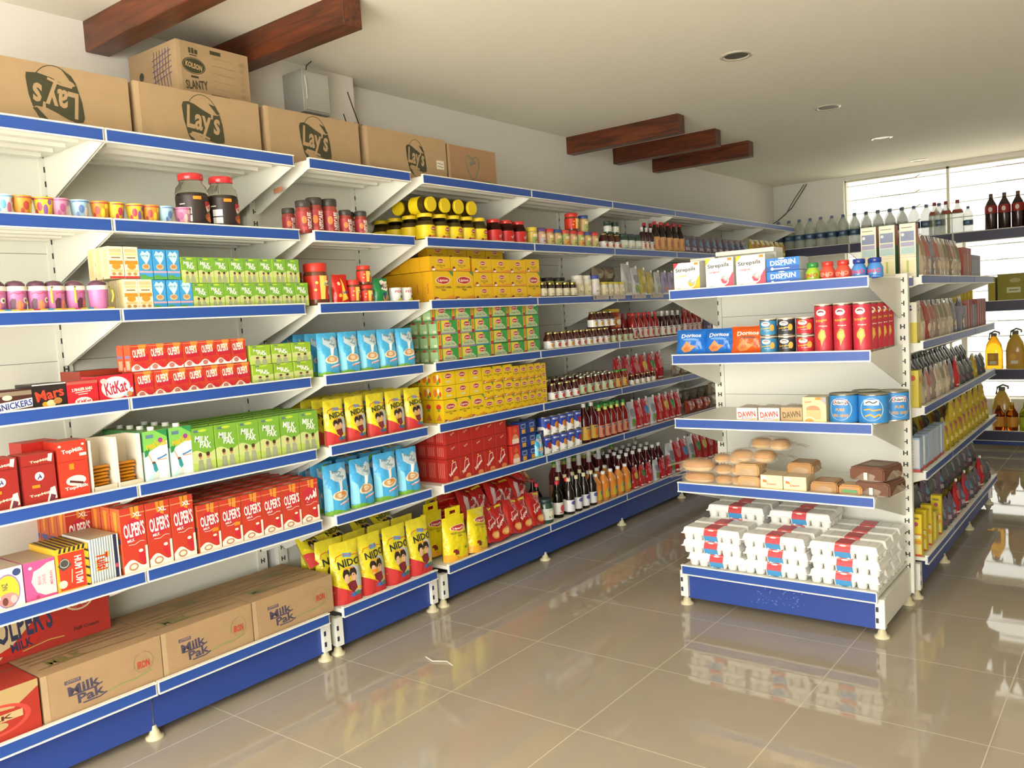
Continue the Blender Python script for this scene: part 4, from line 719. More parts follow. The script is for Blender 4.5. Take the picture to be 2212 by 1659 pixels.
# pouches
def face2(cx, cy, s): return [('e', cx-.1*s, cy+.1*s, .12*s, .09*s, '2c1d1a'), ('e', cx+.14*s, cy+.11*s, .12*s, .09*s, '2c1d1a'), ('e', cx-.09*s, cy+.03*s, .085*s, .075*s, 'dcae8c'), ('e', cx+.14*s, cy+.03*s, .085*s, .075*s, 'd6a480'), ('p', [(cx-.1*s, cy-.05*s), (cx+.2*s, cy-.03*s), (cx+.26*s, cy-.16*s), (cx+.1*s, cy-.22*s), (cx-.06*s, cy-.14*s)], '7c2430')]
NID = [('p', [(.55, .62), (1, .56), (1, .15), (.62, .15)], 'b9c0bc'), ('p', [(0, 0), (1, 0), (1, .15), (.62, .16), (0, .34)], 'c43432'), ('s', [(.05, .42), (.3, .3), (.55, .2), (.95, .22)], .012, 'e8cf20')]+face2(.48, .38, 1)+\
      [('r', .38, .75, .66, .82, '5a8fbc'), ('s', [(.1, .72), (.14, .78), (.3, .8), (.9, .77), (.98, .7)], .003, 'c9442c'), ('t', 'NIDO', .55, .66, .8, .12, '2b2f22', 2), ('r', .48, .1, .84, .16, '3f66a8'), ('e', .74, .14, .1, .03, '3c8a5c'), ('r', .3, .56, .66, .58, 'd9903c')]
pouch('nido_l', 'milk_powder_bag', 'milk powder bag', .165, .085, .285, 'd8ca2c/foil', NID, seed=1, sidecol='d8ca2c/foil')
pouch('nido_l2', 'milk_powder_bag', 'milk powder bag', .165, .09, .285, 'd8ca2c/foil', NID+[('r', .3, .36, .52, .41, ORG)], seed=5)
pouch('nido_s', 'milk_powder_bag', 'milk powder bag', .122, .06, .208, 'd8c82a/foil', NID, seed=2, wob=.003)
pouch('nido_s2', 'milk_powder_bag', 'milk powder bag', .122, .06, .208, 'd8c82a/foil', NID+[('r', .3, .86, .5, .91, 'e88a1c')], seed=8, wob=.003)
EVD = [('p', wave(0, 1, .07, .03), '7ab23c'), ('p', [(.25, .9), (.5, .82), (.75, .92), (.93, .84), (.86, .68), (.6, .6), (.4, .66), (.2, .74)], 'c3d2d6'), ('t', 'every', .5, .82, .4, .08, '5f7f8c', -10), ('t', 'day', .64, .73, .3, .08, '5f7f8c', -10), ('p', [(.52, .64), (.68, .66), (.6, .5), (.5, .42), (.45, .4)], 'e6ece8'), ('e', .5, .37, .32, .1, 'e9dcc0'), ('e', .5, .38, .26, .075, 'c99a68'), ('g', .5, .38, .15, .045, .04, 'ead2ac'), ('s', [(.42, .19), (.92, .25)], .009, 'e6dcd8'), ('s', [(.46, .185), (.9, .235)], .003, 'cf5f64'), ('p', [(0, .6), (.16, .5), (.2, .1), (0, .1)], '86cfe6')]
pouch('evd_l', 'tea_whitener_bag', 'milk powder bag', .145, .075, .23, '47a8dc/foil', EVD, seed=3)
pouch('evd_l2', 'tea_whitener_bag', 'milk powder bag', .145, .075, .23, '47a8dc/foil', EVD+[('r', .5, .38, .66, .43, 'ee8a34')], seed=6)
pouch('evd_s', 'tea_whitener_bag', 'milk powder bag', .122, .065, .195, '4cb0e0/foil', EVD, seed=4, wob=.003)
LPB = [('p', wave(0, 1, .12, .05, ph=1), 'e8a92c')]+lip(.55, .74, .56, .13)+[('t', 'YELLOW LABEL', .55, .62, .72, .045, '6a6420', -2), ('t', 'TEA', .56, .56, .2, .045, '6a6420'), ('e', .3, .24, .1, .035, '8a2f2c'), ('r', .28, .15, .44, .23, '8a2f2c'), ('p', [(.66, .28), (.8, .32), (.76, .24)], '4a8a3c')]
pouch('lipton_bag', 'tea_bag_sack', 'tea bag', .175, .09, .235, 'e2cf1c/foil', LPB, seed=7)
b_ = MB(); N_ = 10; wv_ = .11
for i in range(N_):
    x0, x1 = -wv_/2+wv_*i/N_, -wv_/2+wv_*(i+1)/N_; z0, z1 = .225, .285
    if 3 <= i < 7: b_.box(x0, .043, z0, x1, .046, z0+.024, 'e2cf1c/foil'); b_.box(x0, .043, z1-.018, x1, .046, z1, 'e2cf1c/foil')
    else: b_.box(x0, .043, z0, x1, .046, z1, 'e2cf1c/foil')
HANDLE = b_.mesh('carry_handle'); reg('lipton_hbag', 'tea_bag_sack', 'tea bag', [PRO['lipton_bag'][2][0], ('carry_handle', HANDLE)])
SUP = [('e', .55, .55, .34, .14, 'a81f24'), ('s', [(.3, .45), (.35, .6), (.6, .72), (.72, .62), (.5, .5)], .004, 'e8cdb8'), ('t', 'Supreme', .55, .5, .7, .13, 'f2ead8', 32), ('e', .66, .2, .24, .12, 'd9893c'), ('e', .66, .2, .17, .08, 'e8b878'), ('r', .5, .9, .92, .96, 'd9cf2c')]
pouch('supreme', 'tea_pouch', 'tea bag', .15, .07, .2, 'b52622/foil', SUP, seed=9, wob=.006)
pouch('supreme_f', 'tea_pouch', 'tea bag', .17, .06, .22, 'b82824/foil', SUP+[('p', [(.1, .2), (.2, .8), (.34, .75), (.24, .2)], 'c9b8b4')], seed=10, flat=True, wob=.007)
pouch('redpack', 'tea_pouch', 'tea bag', .2, .09, .12, 'b51c18/foil', [('r', .1, .4, .9, .46, 'cf6a3c'), ('r', .1, .7, .9, .74, 'd9a03c')], seed=11, flat=True)
pouch('oval_p', 'malt_drink_pouch', 'malt drink pouch', .095, .05, .14, 'cf2416/foil', [('p', [(.5, .9), (.6, .7), (.62, .4), (.8, .2), (.4, .1)], 'ecc43c'), ('t', 'Ovaltine', .66, .42, .6, .11, '3f3f9a', 14), ('e', .3, .7, .08, .06, 'f0d9b0'), ('e', .3, .3, .1, .06, 'e8b43c')], seed=12, wob=.003)
pouch('milo', 'malt_drink_pouch', 'malt drink pouch', .1, .045, .125, '1f8a48/foil', [('p', [(.4, .9), (.6, .95), (.75, .86), (.95, .9), (.98, .6), (.7, .5), (.4, .56)], 'efe6d6'), ('t', 'MILO', .68, .7, .6, .2, '3a1f18', 4), ('e', .6, .22, .14, .14, 'd9863c'), ('p', [(.45, .4), (.7, .45), (.62, .1)], '2c4a6a')], seed=13, wob=.002)
def dor(kind, c, c2): pouch(kind, 'crisp_bag', 'crisps bag', .155, .06, .12, c+'/foil', [('t', 'Doritos', .55, .72, .66, .16, 'ece6da', 3), ('e', .55, .55, .28, .05, c2), ('p', [(.2, .18), (.42, .48), (.55, .3), (.74, .28), (.5, .08), (.3, .04)], 'd98a4c'), ('p', [(.3, .12), (.44, .36), (.56, .18)], 'c06a34')], seed=14, flat=True, wob=.004, zig=True)
dor('dor_b', '1f6cc4', '6a9ad8'); dor('dor_o', 'd95a1c', '8a4a2c')
def kp(kind, c, c2, c3='c9302c'): pouch(kind, 'sauce_pouch', 'sauce pouch', .1, .05, .185, c+'/foil', [('e', .5, .6, .3, .16, c2), ('e', .5, .25, .28, .14, c3), ('r', .1, .04, .9, .1, 'ded8cc')], seed=len(kind), wob=.004)
kp('kp_r', 'b8222a', 'd06a6a'); kp('kp_s', 'c4c4c8', '8a8a94', '7aa03c'); kp('kp_g', 'b82c2c', '3f8a3c'); kp('kp_y', 'b82a26', 'd9b83c'); kp('kp_b', 'b8303c', '4f86b8'); kp('kp_w', 'b8b8b0', 'a0a0a8', '9a9a8a'); kp('kp_l', '9a8fb0', '7a6f94', 'b07a6a'); kp('kp_o', 'b0a24c', 'c9b86a', '9a8a3c'); kp('kp_gr', '7fa06a', 'a9b88a', '6a8a4c')
b_ = MB(); b_.lathe([(.008, .18), (.008, .196), (.006, .197)], 'dcd8cc', 8, cx=.03, cy=.025)
for k_ in list(PRO):
    if k_.startswith('kp_') : PRO[k_][2].append(('spout', b_.mesh('spout') if 'spout' not in bpy.data.meshes else bpy.data.meshes['spout']))
pouch('bean', 'pulse_packet', 'food packet', .16, .06, .11, '8a7a66/foil', [('r', .2, .3, .7, .6, 'b0a48c')], seed=20, flat=True, wob=.008)
pouch('bean_r', 'pulse_packet', 'food packet', .16, .06, .11, '9a3a2c/foil', [('r', .2, .3, .7, .6, 'd98a6a')], seed=21, flat=True, wob=.008)
pouch('packet_y', 'snack_packet', 'food packet', .12, .06, .17, 'b8a22c/foil', [('e', .5, .6, .3, .15, 'b85a34'), ('r', .2, .2, .8, .35, 'd9c86a')], seed=22, wob=.007)
pouch('packet_d', 'snack_packet', 'food packet', .12, .06, .15, '5a5f5c/foil', [('e', .5, .6, .3, .15, '8f8f94'), ('r', .2, .2, .8, .35, '7a4a5c')], seed=23, wob=.009)
pouch('packet_u', 'snack_packet', 'food packet', .12, .06, .15, '6a5a6a/foil', [('e', .5, .6, .3, .15, '5f8fb0'), ('r', .2, .2, .8, .35, 'b0a0a8')], seed=24, wob=.009)
for q, c, t in (('a', 'c9b8a0', 'a89478'), ('b', 'a48f84', 'b06a60'), ('c', 'b0a890', '8a8468'), ('d', '8f7a6c', '9a7a68'), ('e', 'c8c0ae', 'b0a088'), ('r', '9a4438', 'a85a48'), ('g', '7f7c80', '8a868c')):
    pouch('gp_'+q, 'noodle_pack', 'food pack', .1, .055, .205, c+'/foil', [('r', .1, .5, .9, .85, t), ('e', .5, .3, .3, .12, 'd8c8a8')], seed=ord(q), wob=.004)
carton('gbox_r', 'pudding_box', 'food box', .06, .05, .18, '98483a', [('r', .1, .2, .9, .8, 'a8604c')]); carton('gbox_g', 'pudding_box', 'food box', .035, .05, .15, '7f7c88', [('r', .1, .2, .9, .8, '9a96a4')])
carton('yb_a', 'oat_box', 'food box', .075, .05, .2, 'd9d0b0', [('r', 0, 0, 1, .5, 'd0bd4c'), ('e', .3, .9, .1, .03, '5a6aa0'), ('e', .5, .8, .15, .03, '4a4a66')], [('r', .0, .0, 1, .5, 'd0bd4c'), ('r', .0, .5, 1, 1, 'ddd9c8'), ('e', .4, .9, .14, .03, '5a6aa0'), ('e', .4, .82, .2, .03, '4a4a66')], (), (), {'l': 'ddd2b0'})
carton('yb_b', 'oat_box', 'food box', .075, .05, .18, 'd9c63c', [('e', .5, .75, .2, .1, 'c9543c')], [('e', .5, .8, .25, .08, 'cf5a44'), ('s', [(.2, .6), (.8, .6)], .002, '9a8a2c')], (), (), {'l': 'd9c84c'})
carton('yb_c', 'biscuit_box', 'food box', .075, .05, .17, 'b8c6d8', [('r', 0, 0, 1, .1, 'c9584c')], [('r', .05, .12, .95, .95, 'dcdcdc'), ('r', 0, 0, 1, .09, 'c9584c')]+[('r', .15, .2+.09*i, .4, .24+.09*i, '55586a') for i in range(8)], (), (), {'l': '8fb0d0'})
carton('nido_box', 'cereal_box', 'cereal box', .05, .06, .25, 'e3c81c', [], [('t', 'Nido', .5, .9, .6, .06, '3a3a2a'), ('e', .5, .76, .2, .05, 'b8506c'), ('r', .0, .5, 1, .54, 'd9842c'), ('r', .1, .42, .9, .5, 'efe6c0'), ('r', 0, .3, 1, .38, 'e09a2c'), ('r', .1, .06, .9, .28, 'e8d88c'), ('r', 0, 0, 1, .05, 'c9503c')], (), (), {'l': 'e3c81c'})
# bread and eggs
def bun(b, cx, cy, z, rx, ry, h, c='c98a3c'):
    rows = []
    for j in range(7):
        t = j/6; r = math.cos(t*PI/2)**.5 if t < 1 else 0; rows.append([(cx+rx*r*math.cos(2*PI*i/16), cy+ry*r*math.sin(2*PI*i/16), z+h*.35+h*.65*math.sin(t*PI/2)) for i in range(16)])
    rows.insert(0, [(cx+rx*.8*math.cos(2*PI*i/16), cy+ry*.8*math.sin(2*PI*i/16), z) for i in range(16)]); b.grid(rows, c, close=True, keyf=lambda i, j: 'e0bd84' if j == 0 else c); b.poly(rows[0][::-1], 'e0bd84')
def film(b, x0, y0, z0, x1, y1, z1, tail=0, seed=0, c='e2d6bc/film'):
    rr = random.Random(seed); n, m_ = 12, 7; rows = []
    for j in range(m_+1):
        t = j/m_; k = (1-t**4)**.5 if j < m_ else 0.0
        cx, cy = (x0+x1)/2, (y0+y1)/2; hx, hy = (x1-x0)/2, (y1-y0)/2
        rows.append([(cx+hx*k*math.copysign(abs(math.cos(2*PI*i/n))**.6, math.cos(2*PI*i/n))+rr.uniform(-.003, .003), cy+hy*k*math.copysign(abs(math.sin(2*PI*i/n))**.6, math.sin(2*PI*i/n))+rr.uniform(-.003, .003), z0+(z1-z0)*t+rr.uniform(-.002, .002)*(0 < j)) for i in range(n)])
    b.grid(rows, c, close=True)
    if tail:
        s_ = 1 if tail > 0 else -1; xe = x1 if s_ > 0 else x0; rows = []
        for j in range(6):
            t = j/5; wd = (y1-y0)*(.42-.5*t*(1-t)*1.2); rows.append([(xe-s_*.02+s_*(abs(tail)+.02)*t, (y0+y1)/2+wd*(i/6-.5)*1.2, z0+(z1-z0)*(.6-.3*t)+.006*math.sin(i*2.1+j)) for i in range(7)])
        b.grid(rows, c)
def bread(kind, buns, filmbox, tail, name='bun_bag', cat='bread', c='bd7a2a', clip=None):
    b = MB()
    for q in buns: bun(b, *q, c=c)
    f = MB(); film(f, *filmbox, tail=tail, seed=len(kind)); parts = [('buns', b.mesh(kind)), ('plastic_bag', f.mesh(kind+'_film'))]
    if clip: k = MB(); k.box(*clip, 'dcd8d0'); parts.append(('paper_tag', k.mesh(kind+'_tag')))
    reg(kind, name, cat, parts)
bread('bun2', [(-.0, .06, .002, .07, .055, .05)], (-.08, 0, .0, .08, .125, .062), -.05)
bread('bun1', [(0, .05, .002, .052, .045, .045)], (-.06, 0, .0, .06, .1, .055), 0)
bread('bun_long', [(-.045, .06, .002, .05, .055, .045), (.05, .06, .002, .05, .055, .045)], (-.105, 0, .0, .105, .125, .06), .08, c='c4842c')
def loaf(kind, w, d, h, c, crumb, tg=None, name='loaf_bag', band=None):
    b = MB(); pr = [(-w/2, 0), (w/2, 0), (w/2, h*.82), (w*.42, h), (-w*.42, h), (-w/2, h*.82)]
    b.prism([(x, z) for x, z in pr], 'y', .006, d-.006, c); me = weld(b.mesh(kind), .006, 2)
    f = MB(); film(f, -w/2-.006, 0, .0, w/2+.006, d, h+.008, tail=.03, seed=7); parts = [('loaf', me), ('plastic_bag', f.mesh(kind+'_film'))]
    if tg: k = MB(); k.box(-.008, -.004, h*.1, .008, -.002, h*.62, 'ddd9d0'); parts.append(('paper_tag', k.mesh(kind+'_tag')))
    if band: k = MB(); k.box(-w*.32, -.004, h*.3, w*.32, -.002, h*.55, band); parts.append(('label', k.mesh(kind+'_lab')))
    reg(kind, name, 'bread', parts)
loaf('loaf_b', .155, .2, .062, '6e4632', 0, True); loaf('loaf_s', .12, .14, .052, 'ab7c44', 0); loaf('loaf_t', .13, .14, .062, 'c29a66', 0); loaf('roll_g', .1, .1, .045, 'c08a48', 0, band='5a9a5c')
def eggcarton():
    w, d = .3, .105; b = MB(); W_ = 'efeee6'
    nx, ny = 6, 2; cw, cdp = w/nx, d/ny
    for i in range(nx):
        for j in range(ny):
            cx, cy = -w/2+cw*(i+.5), cdp*(j+.5)
            rows = [[(cx+s_*cw/2*math.copysign(abs(math.cos(a))**.75, math.cos(a)), cy+s_*cdp/2*math.copysign(abs(math.sin(a))**.75, math.sin(a)), z) for a in [2*PI*k/12 for k in range(12)]] for s_, z in ((.74, 0), (.84, .006), (1.0, .036))]
            b.grid(rows, W_, close=True); b.poly(rows[0][::-1], W_)
    b.box(-w/2-.006, -.006, .034, w/2+.006, d+.006, .0385, W_)
    lid = MB(); n = 24; rows = []
    for s_, z in ((1.0, .0385), (.97, .046), (.9, .062), (.8, .067)):
        r = []
        for x, y in [(-1, -1), (-.33, -1), (.33, -1), (1, -1), (1, 0), (1, 1), (.33, 1), (-.33, 1), (-1, 1), (-1, 0)]:
            inset = (1-s_)*.052; r.append((x*(w/2-inset*1.2), d/2+y*(d/2-inset), z))
        rows.append(r)
    lid.grid(rows, W_, close=True, smooth=False); lid.poly(rows[-1], W_)
    for i in range(nx-1):
        x = -w/2+cw*(i+1); lid.box(x-.002, .012, .0665, x+.002, d-.012, .068, 'dddcd0')
    l = MB(); L0, L1 = -.035, .035
    pf = [(-.0012, .006), (.006, .006), (-.0015, .03), (-.0075, .037), (-.0035, .044), (.004, .0625), (.0108, .0685), (d-.0108, .0685)]
    for (y0, z0), (y1, z1), c in ((( .006, .004), (-.008, .034), '4f9fd4'), ((-.008, .034), (-.002, .05), 'c9444c'), ((-.002, .05), (.0095, .0687), 'cf4a48'), ((.0095, .0687), (d-.01, .0687), 'c94a50')):
        l.poly([(L0, y0, z0), (L1, y0, z0), (L1, y1, z1), (L0, y1, z1)], c)
    art(l, [('e', .5, .62, .32, .26, 'e8b8a8'), ('e', .5, .62, .22, .18, 'efe6e0')], lambda x, y, o: (L0+x, -.0028+(.0125)*(y/.04)-o, .048+y*.5), .07, .04)
    reg('eggs', 'egg_carton', 'egg carton', [('tray', b.mesh('egg_tray')), ('lid', lid.mesh('egg_lid')), ('paper_band', l.mesh('egg_band'))])
eggcarton()
# ================================================================= goods on the tall wall shelving
A_, B_, C_ = 'nearest unit', 'narrow unit', 'long run'
H2 = PI/2
def on(kind, k, y, x=-2.985, label='', z=0, group=None, s=1, rz=0, rot=None, sc=None):
    return put(kind, x, y, HL[k-1]-.009+z, H2+rz, label, group, s, rot, sc, spin=rz)
# top shelf: corrugated cartons
g = 'crisp cartons along the top of the wall shelving'
on('lays_flip', 7, 1.425, -3.06, 'brown crisps carton with upside-down round logo, first on the top shelf', group=g)
on('lays_a', 7, 2.0, -3.05, 'brown crisps carton with round logo, directly below the handwritten carton', group=g)
on('lays_b', 7, 2.575, -3.05, 'brown crisps carton with round logo, in front of the metal wall box', group=g)
on('lays_c', 7, 3.175, -3.05, 'brown crisps carton with round logo and small white sticker', group=g)
on('heart_box', 7, 3.7, -3.06, 'brown carton with heart outline print, last on the top shelf', group=g)
on('kolson_box', 7, 2.13, -3.13, 'brown carton with oval stamp and marker scribbles, standing on top of the crisps cartons', z=.2295, rz=.03)
# sixth shelf
cy = [1.212, 1.275, 1.335, 1.395, 1.463, 1.53, 1.595, 1.663, 1.725, 1.79, 1.855]
kinds = 'abcdeb' 'ccbed'
desc = {'a': 'white and blue', 'b': 'orange', 'c': 'yellow', 'd': 'pink', 'e': 'light blue'}
for i, (y, q) in enumerate(zip(cy, kinds)): on('cup_'+q, 6, y, -2.99, f'{desc[q]} printed paper cup, {ORD[i]} from the near end, sixth shelf', group='paper cups on the sixth shelf', rz=.5*math.sin(i*2.3))
b = MB(); b.box(-2.983, 1.16, HL[5]-.004, -2.974, 1.93, HL[5]+.004, 'b03040'); tag(link('paper_liner', b.mesh('paper_liner')), 'thin red paper strip under the printed paper cups', 'paper strip')
on('kopiko', 6, 1.925, -2.99, 'big clear sweets jar with red lid, right beside the paper cups', group='coffee sweets jars'); on('kopiko', 6, 2.062, -2.99, 'big clear sweets jar with red lid, farther from the paper cups', group='coffee sweets jars')
g = 'coffee jars on the sixth shelf'
on('nes_s', 6, 2.42, -3.06, 'small coffee jar with black lid, first and set back', group=g); on('nes_m', 6, 2.452, -2.99, 'medium coffee jar standing over the gap between two units', group=g)
on('nes_t', 6, 2.525, -3.0, 'tall coffee jar with black lid, nearer one of the tall pair', group=g); on('nes_t', 6, 2.612, -3.0, 'tall coffee jar with black lid, farther one of the tall pair', group=g)
on('nes_s', 6, 2.69, -2.99, 'small coffee jar beside the tall pair', group=g); on('nes_s', 6, 2.745, -3.03, 'small coffee jar in the middle of three small ones', group=g); on('nes_s', 6, 2.782, -2.985, 'last small coffee jar on the sixth shelf', group=g, z=-.0)
row('tea_jar', 'yellow-lidded tea jar', 6, 3.255, .108, 5, nx=4, px=.108, unit=C_, x0=-2.99)
for i, (y, x) in enumerate(((3.27, -3.15), (3.38, -3.15), (3.49, -3.15), (3.6, -3.15))):
    on('tea_jar', 6, y, x+.02, f'yellow-lidded tea jar lying on its side on other jars, {ORD[i]} from near end', z=.14, group='tea jars lying on the row', rot=(H2, 0, H2), s=.95)
on('tea_jar', 6, 3.36, -3.22, 'yellow-lidded tea jar lying crosswise, its label to the aisle', z=.14, group='tea jars lying on the row', rot=(H2, 0, .1), s=.95)
row('supreme_jar', 'red-lidded tea jar', 6, 3.815, .118, 3, nx=1, unit=C_)
for i, (q, nm) in enumerate((('y', 'yellow-lidded'), ('p', 'purple-lidded'), ('r', 'red-lidded'), ('b', 'blue-lidded'), ('g', 'coral-lidded'), ('r', 'red-lidded'), ('g', 'coral-lidded'), ('b', 'blue-lidded'), ('r', 'red-lidded'))):
    on('spice_'+q, 6, 4.17+i*.088, -2.985, f'{nm} spice jar, {ORD[i]} from the red tea jars, sixth shelf', group='spice jars on the sixth shelf')
on('oval_s', 6, 4.66, -3.0, 'wide red-lidded jar standing on the spice jars', z=.11, s=1.2, group='jars stacked on the spice jars'); on('spice_b', 6, 4.78, -3.0, 'blue-lidded spice jar standing on the others', z=.11, group='jars stacked on the spice jars')
row('jam_w', 'small gold-lidded jam jar', 6, 5.0, .085, 3, layers=1, unit=C_); row('pickle', 'dark green pickle jar', 6, 5.27, .1, 3, unit=C_)
row('pickle', 'stacked dark pickle jar', 6, 5.06, .1, 2, unit=C_, z=.112, s=.7)
row('sauce_k', 'small dark sauce bottle', 6, 5.54, .07, 3, unit=C_, s=.9)
row('honey_k', 'dark red-capped squash bottle', 6, 5.76, .105, 5, nx=2, px=.09, unit=C_, s=1.12, deepkeep=2)
row('packet_u', 'purple-grey packet', 6, 6.25, .13, 10, unit=C_); row('packet_y', 'amber packet', 6, 7.65, .13, 7, unit=C_)
# fifth shelf
my = [1.155, 1.222, 1.29, 1.355, 1.425, 1.495]
for i, y in enumerate(my): on('mug', 5, y, -2.99, f'purple lidded mug with yellow handle, {ORD[i]} from the near end', group='lidded mugs on the fifth shelf', s=.93, rz=(-.2, 0, 0, .6, .8, 2.4)[i])
b = MB(); b.box(-2.983, 1.12, HL[4]-.004, -2.974, 1.53, HL[4]+.006, 'c9b83c')
for i in range(9): b.box(-2.9745, 1.12+i*.045, HL[4]-.004, -2.9735, 1.14+i*.045, HL[4]+.006, ('c03a6a', '3c9ab8', 'd98a3c')[i % 3])
tag(link('paper_liner', b.mesh('paper_liner')), 'multicoloured paper strip under the lidded mugs', 'paper strip')
row('cream_s', 'cream-brown drink carton', 5, 1.6, .057, 2, nx=3, px=.05, layers=2, pl=.118, lo=-.045, unit='')
row('blue_s', 'light blue drink carton', 5, 1.713, .055, 3, nx=3, px=.05, layers=2, pl=.114, lo=-.045)
row('mpk_s', 'small green milk carton', 5, 1.885, .0705, 8, nx=3, px=.05, layers=2, pl=.101, lo=-.04)
on('oval_l', 5, 2.51, -2.99, 'big red malt drink jar standing over the gap'); on('oval_m', 5, 2.47, -3.11, 'smaller malt drink jar behind the big one', s=1.2)
on('oval_p', 5, 2.63, -3.0, 'red malt drink pouch beside the big jar'); on('oval_m', 5, 2.71, -2.99, 'small malt drink jar with red lid beside the pouch', s=.88)
on('oval_s', 5, 2.79, -2.99, 'small malt drink jar, under another one', group='stacked malt drink jars', s=.92); on('oval_s', 5, 2.785, -2.99, 'small malt drink jar, on top of another one', z=.092, group='stacked malt drink jars', s=.92)
on('milo', 5, 2.885, -3.0, 'green malt drink pouch with white splash', s=.98)
on('white_can', 5, 2.985, -2.99, 'small white can right beside the green pouch', group='small white cans'); on('white_can', 5, 3.06, -2.99, 'small white can next to the yellow tea boxes', group='small white cans')
row('tea_tall', 'tall yellow tea box', 5, 3.305, .168, 2, nx=5, px=.073, unit=C_)
row('tea_wide', 'wide yellow tea box', 5, 3.29, .165, 2, nx=5, px=.073, unit=C_, z=.16)
row('tea_wide', 'short yellow tea box', 5, 3.64, .162, 3, nx=2, px=.073, layers=3, pl=.077, unit=C_)
row('tea_wide', 'yellow tea box lying behind the stacks', 5, 3.4, .165, 4, nx=1, unit=C_, z=.232, x0=-3.1, group='yellow boxes on the very top')
on('tea_tall_n', 5, 4.115, -2.985, 'tall yellow tea box at the far end of the tea boxes'); on('tea_wide', 5, 4.115, -2.985, 'short yellow tea box lying on the last tall one', z=.16, sc=(.85, 1, 1))
row('gherkin', 'slim gold-lidded jar', 5, 4.24, .085, 5, unit=C_); row('olive', 'dark-lidded yellow preserve jar', 5, 4.3, .13, 3, unit=C_, x0=-3.06)
row('mayo', 'white mayonnaise jar', 5, 4.68, .1, 2, unit=C_, x0=-3.0); on('mayo_b', 5, 4.87, -2.99, 'white mayonnaise jar with blue lid')
row('mayo_s', 'small yellow-lidded cream jar', 5, 4.97, .075, 4, unit=C_); row('bean', 'olive packet lying', 5, 5.05, .14, 2, unit=C_, z=.1, x0=-3.08)
kset = [('kp_w', 'tall white-grey'), ('kp_s', 'silver'), ('kp_o', 'olive-yellow'), ('kp_o', 'olive-yellow'), ('kp_w', 'white-grey'), ('kp_l', 'lilac'), ('kp_l', 'lilac'), ('kp_gr', 'pale green'), ('kp_w', 'white-grey'), ('kp_s', 'silver'), ('kp_l', 'lilac')]
for i, (q, nm) in enumerate(kset): on(q, 5, 5.3+i*.115, -3.0, f'{nm} spouted pouch, {ORD[i]} in the row of pouches on the fifth shelf', group='spouted pouches on the fifth shelf', s=(1.25, 1.1, 1.05)[i % 3] if i < 3 else .95)
for i, y in enumerate((4.83, 5.05, 5.35, 5.62)):
    b = MB(); w = .2; b.box(-w/2, 0, 0, w/2, .001, .03, 'b7a99a'); art(b, [('r', .06, .2, .2, .8, '8a7468'), ('r', .3, .55, .9, .7, '9a8a80'), ('r', .3, .3, .8, .42, 'a09488')], mp_front(w), w, .03)
    o = link('price_leaflet', b.mesh('price_leaflet'), None, (-2.952, y, HL[4]-.03), H2); tag(o, f'small paper leaflet clipped over the blue rail, {ORD[i]} from the near end', 'leaflet', 'leaflets on the fifth shelf rail')
row('packet_u', 'grey-brown packet', 5, 6.6, .13, 9, unit=C_)
# fourth shelf
on('snickers', 4, 1.17, -2.985, 'dark brown chocolate bar tray, first on the fourth shelf', group='chocolate trays on the fourth shelf'); on('mars', 4, 1.282, -2.985, 'black chocolate bar tray with red script', group='chocolate trays on the fourth shelf')
on('kitkat_a', 4, 1.393, -2.985, 'red chocolate tray with small white text', group='chocolate trays on the fourth shelf'); on('kitkat_b', 4, 1.514, -2.985, 'red chocolate tray with big white oval', group='chocolate trays on the fourth shelf')
on('wafer_box', 4, 1.54, -3.13, 'reddish box standing behind the chocolate trays', z=.05, s=1.2)
row('olp_s', 'small red milk carton', 4, 1.622, .0705, 7, nx=2, px=.05, layers=2, pl=.099, lo=-.012)
row('mpk_w', 'short green milk carton', 4, 2.142, .107, 3, nx=2, px=.055, layers=2, pl=.082, lo=-.004)
row('evd_s', 'light blue milk powder bag', 4, 2.525, .124, 5, nx=4, px=.085, unit=B_, x0=-2.99, deepkeep=1, keepall=True)
for i, q in enumerate('aabccc'):
    for l in range(4):
        for j in range(4 if i == 0 else 1):
            qq = q if not (q == 'b' and l == 0) else 'b'
            on('gtea_'+qq, 4, 3.285+i*.158+(.03 if l < 3 and i < 2 else -.01), -2.985-j*.07+R_.uniform(-.002, .002), f'green tea box, {ORD[i]} from near end, {lay_word(l, 4)} layer'+(f', {ORD[j]} row back' if j else ', front row')+', fourth shelf', z=l*.0745, group='green tea boxes on the fourth shelf')
for i in range(10): on('jam_w' if i % 3 else 'jam_w2', 4, 4.285+i*.075, -2.985, f'small dark bottle with white label, {ORD[i]} from the green tea boxes', group='small dark bottles on the fourth shelf')
row('jam_w2', 'small stacked jam jar', 4, 4.83, .08, 4, unit=C_, z=.112, x0=-3.0); row('jam_g', 'squat jam jar', 4, 5.06, .08, 5, unit=C_, s=.75)
on('redjar', 4, 5.17, -3.02, 'wide red jar with yellow lid among sauce bottles', z=.085)
row('sauce_r', 'red-capped sauce bottle', 4, 5.35, .085, 5, nx=2, px=.08, unit=C_, keepall=True); row('sauce_k', 'dark sauce bottle with silver neck', 4, 5.8, .09, 4, nx=2, px=.08, unit=C_, keepall=True)
row('sauce_r', 'far red-capped sauce bottle', 4, 6.18, .085, 4, nx=1, unit=C_); row('packet_u', 'grey-brown packet', 4, 6.6, .13, 5, unit=C_)
row('sauce_k', 'dark bottle behind the jam jars', 4, 5.0, .1, 5, unit=C_, x0=-3.12)
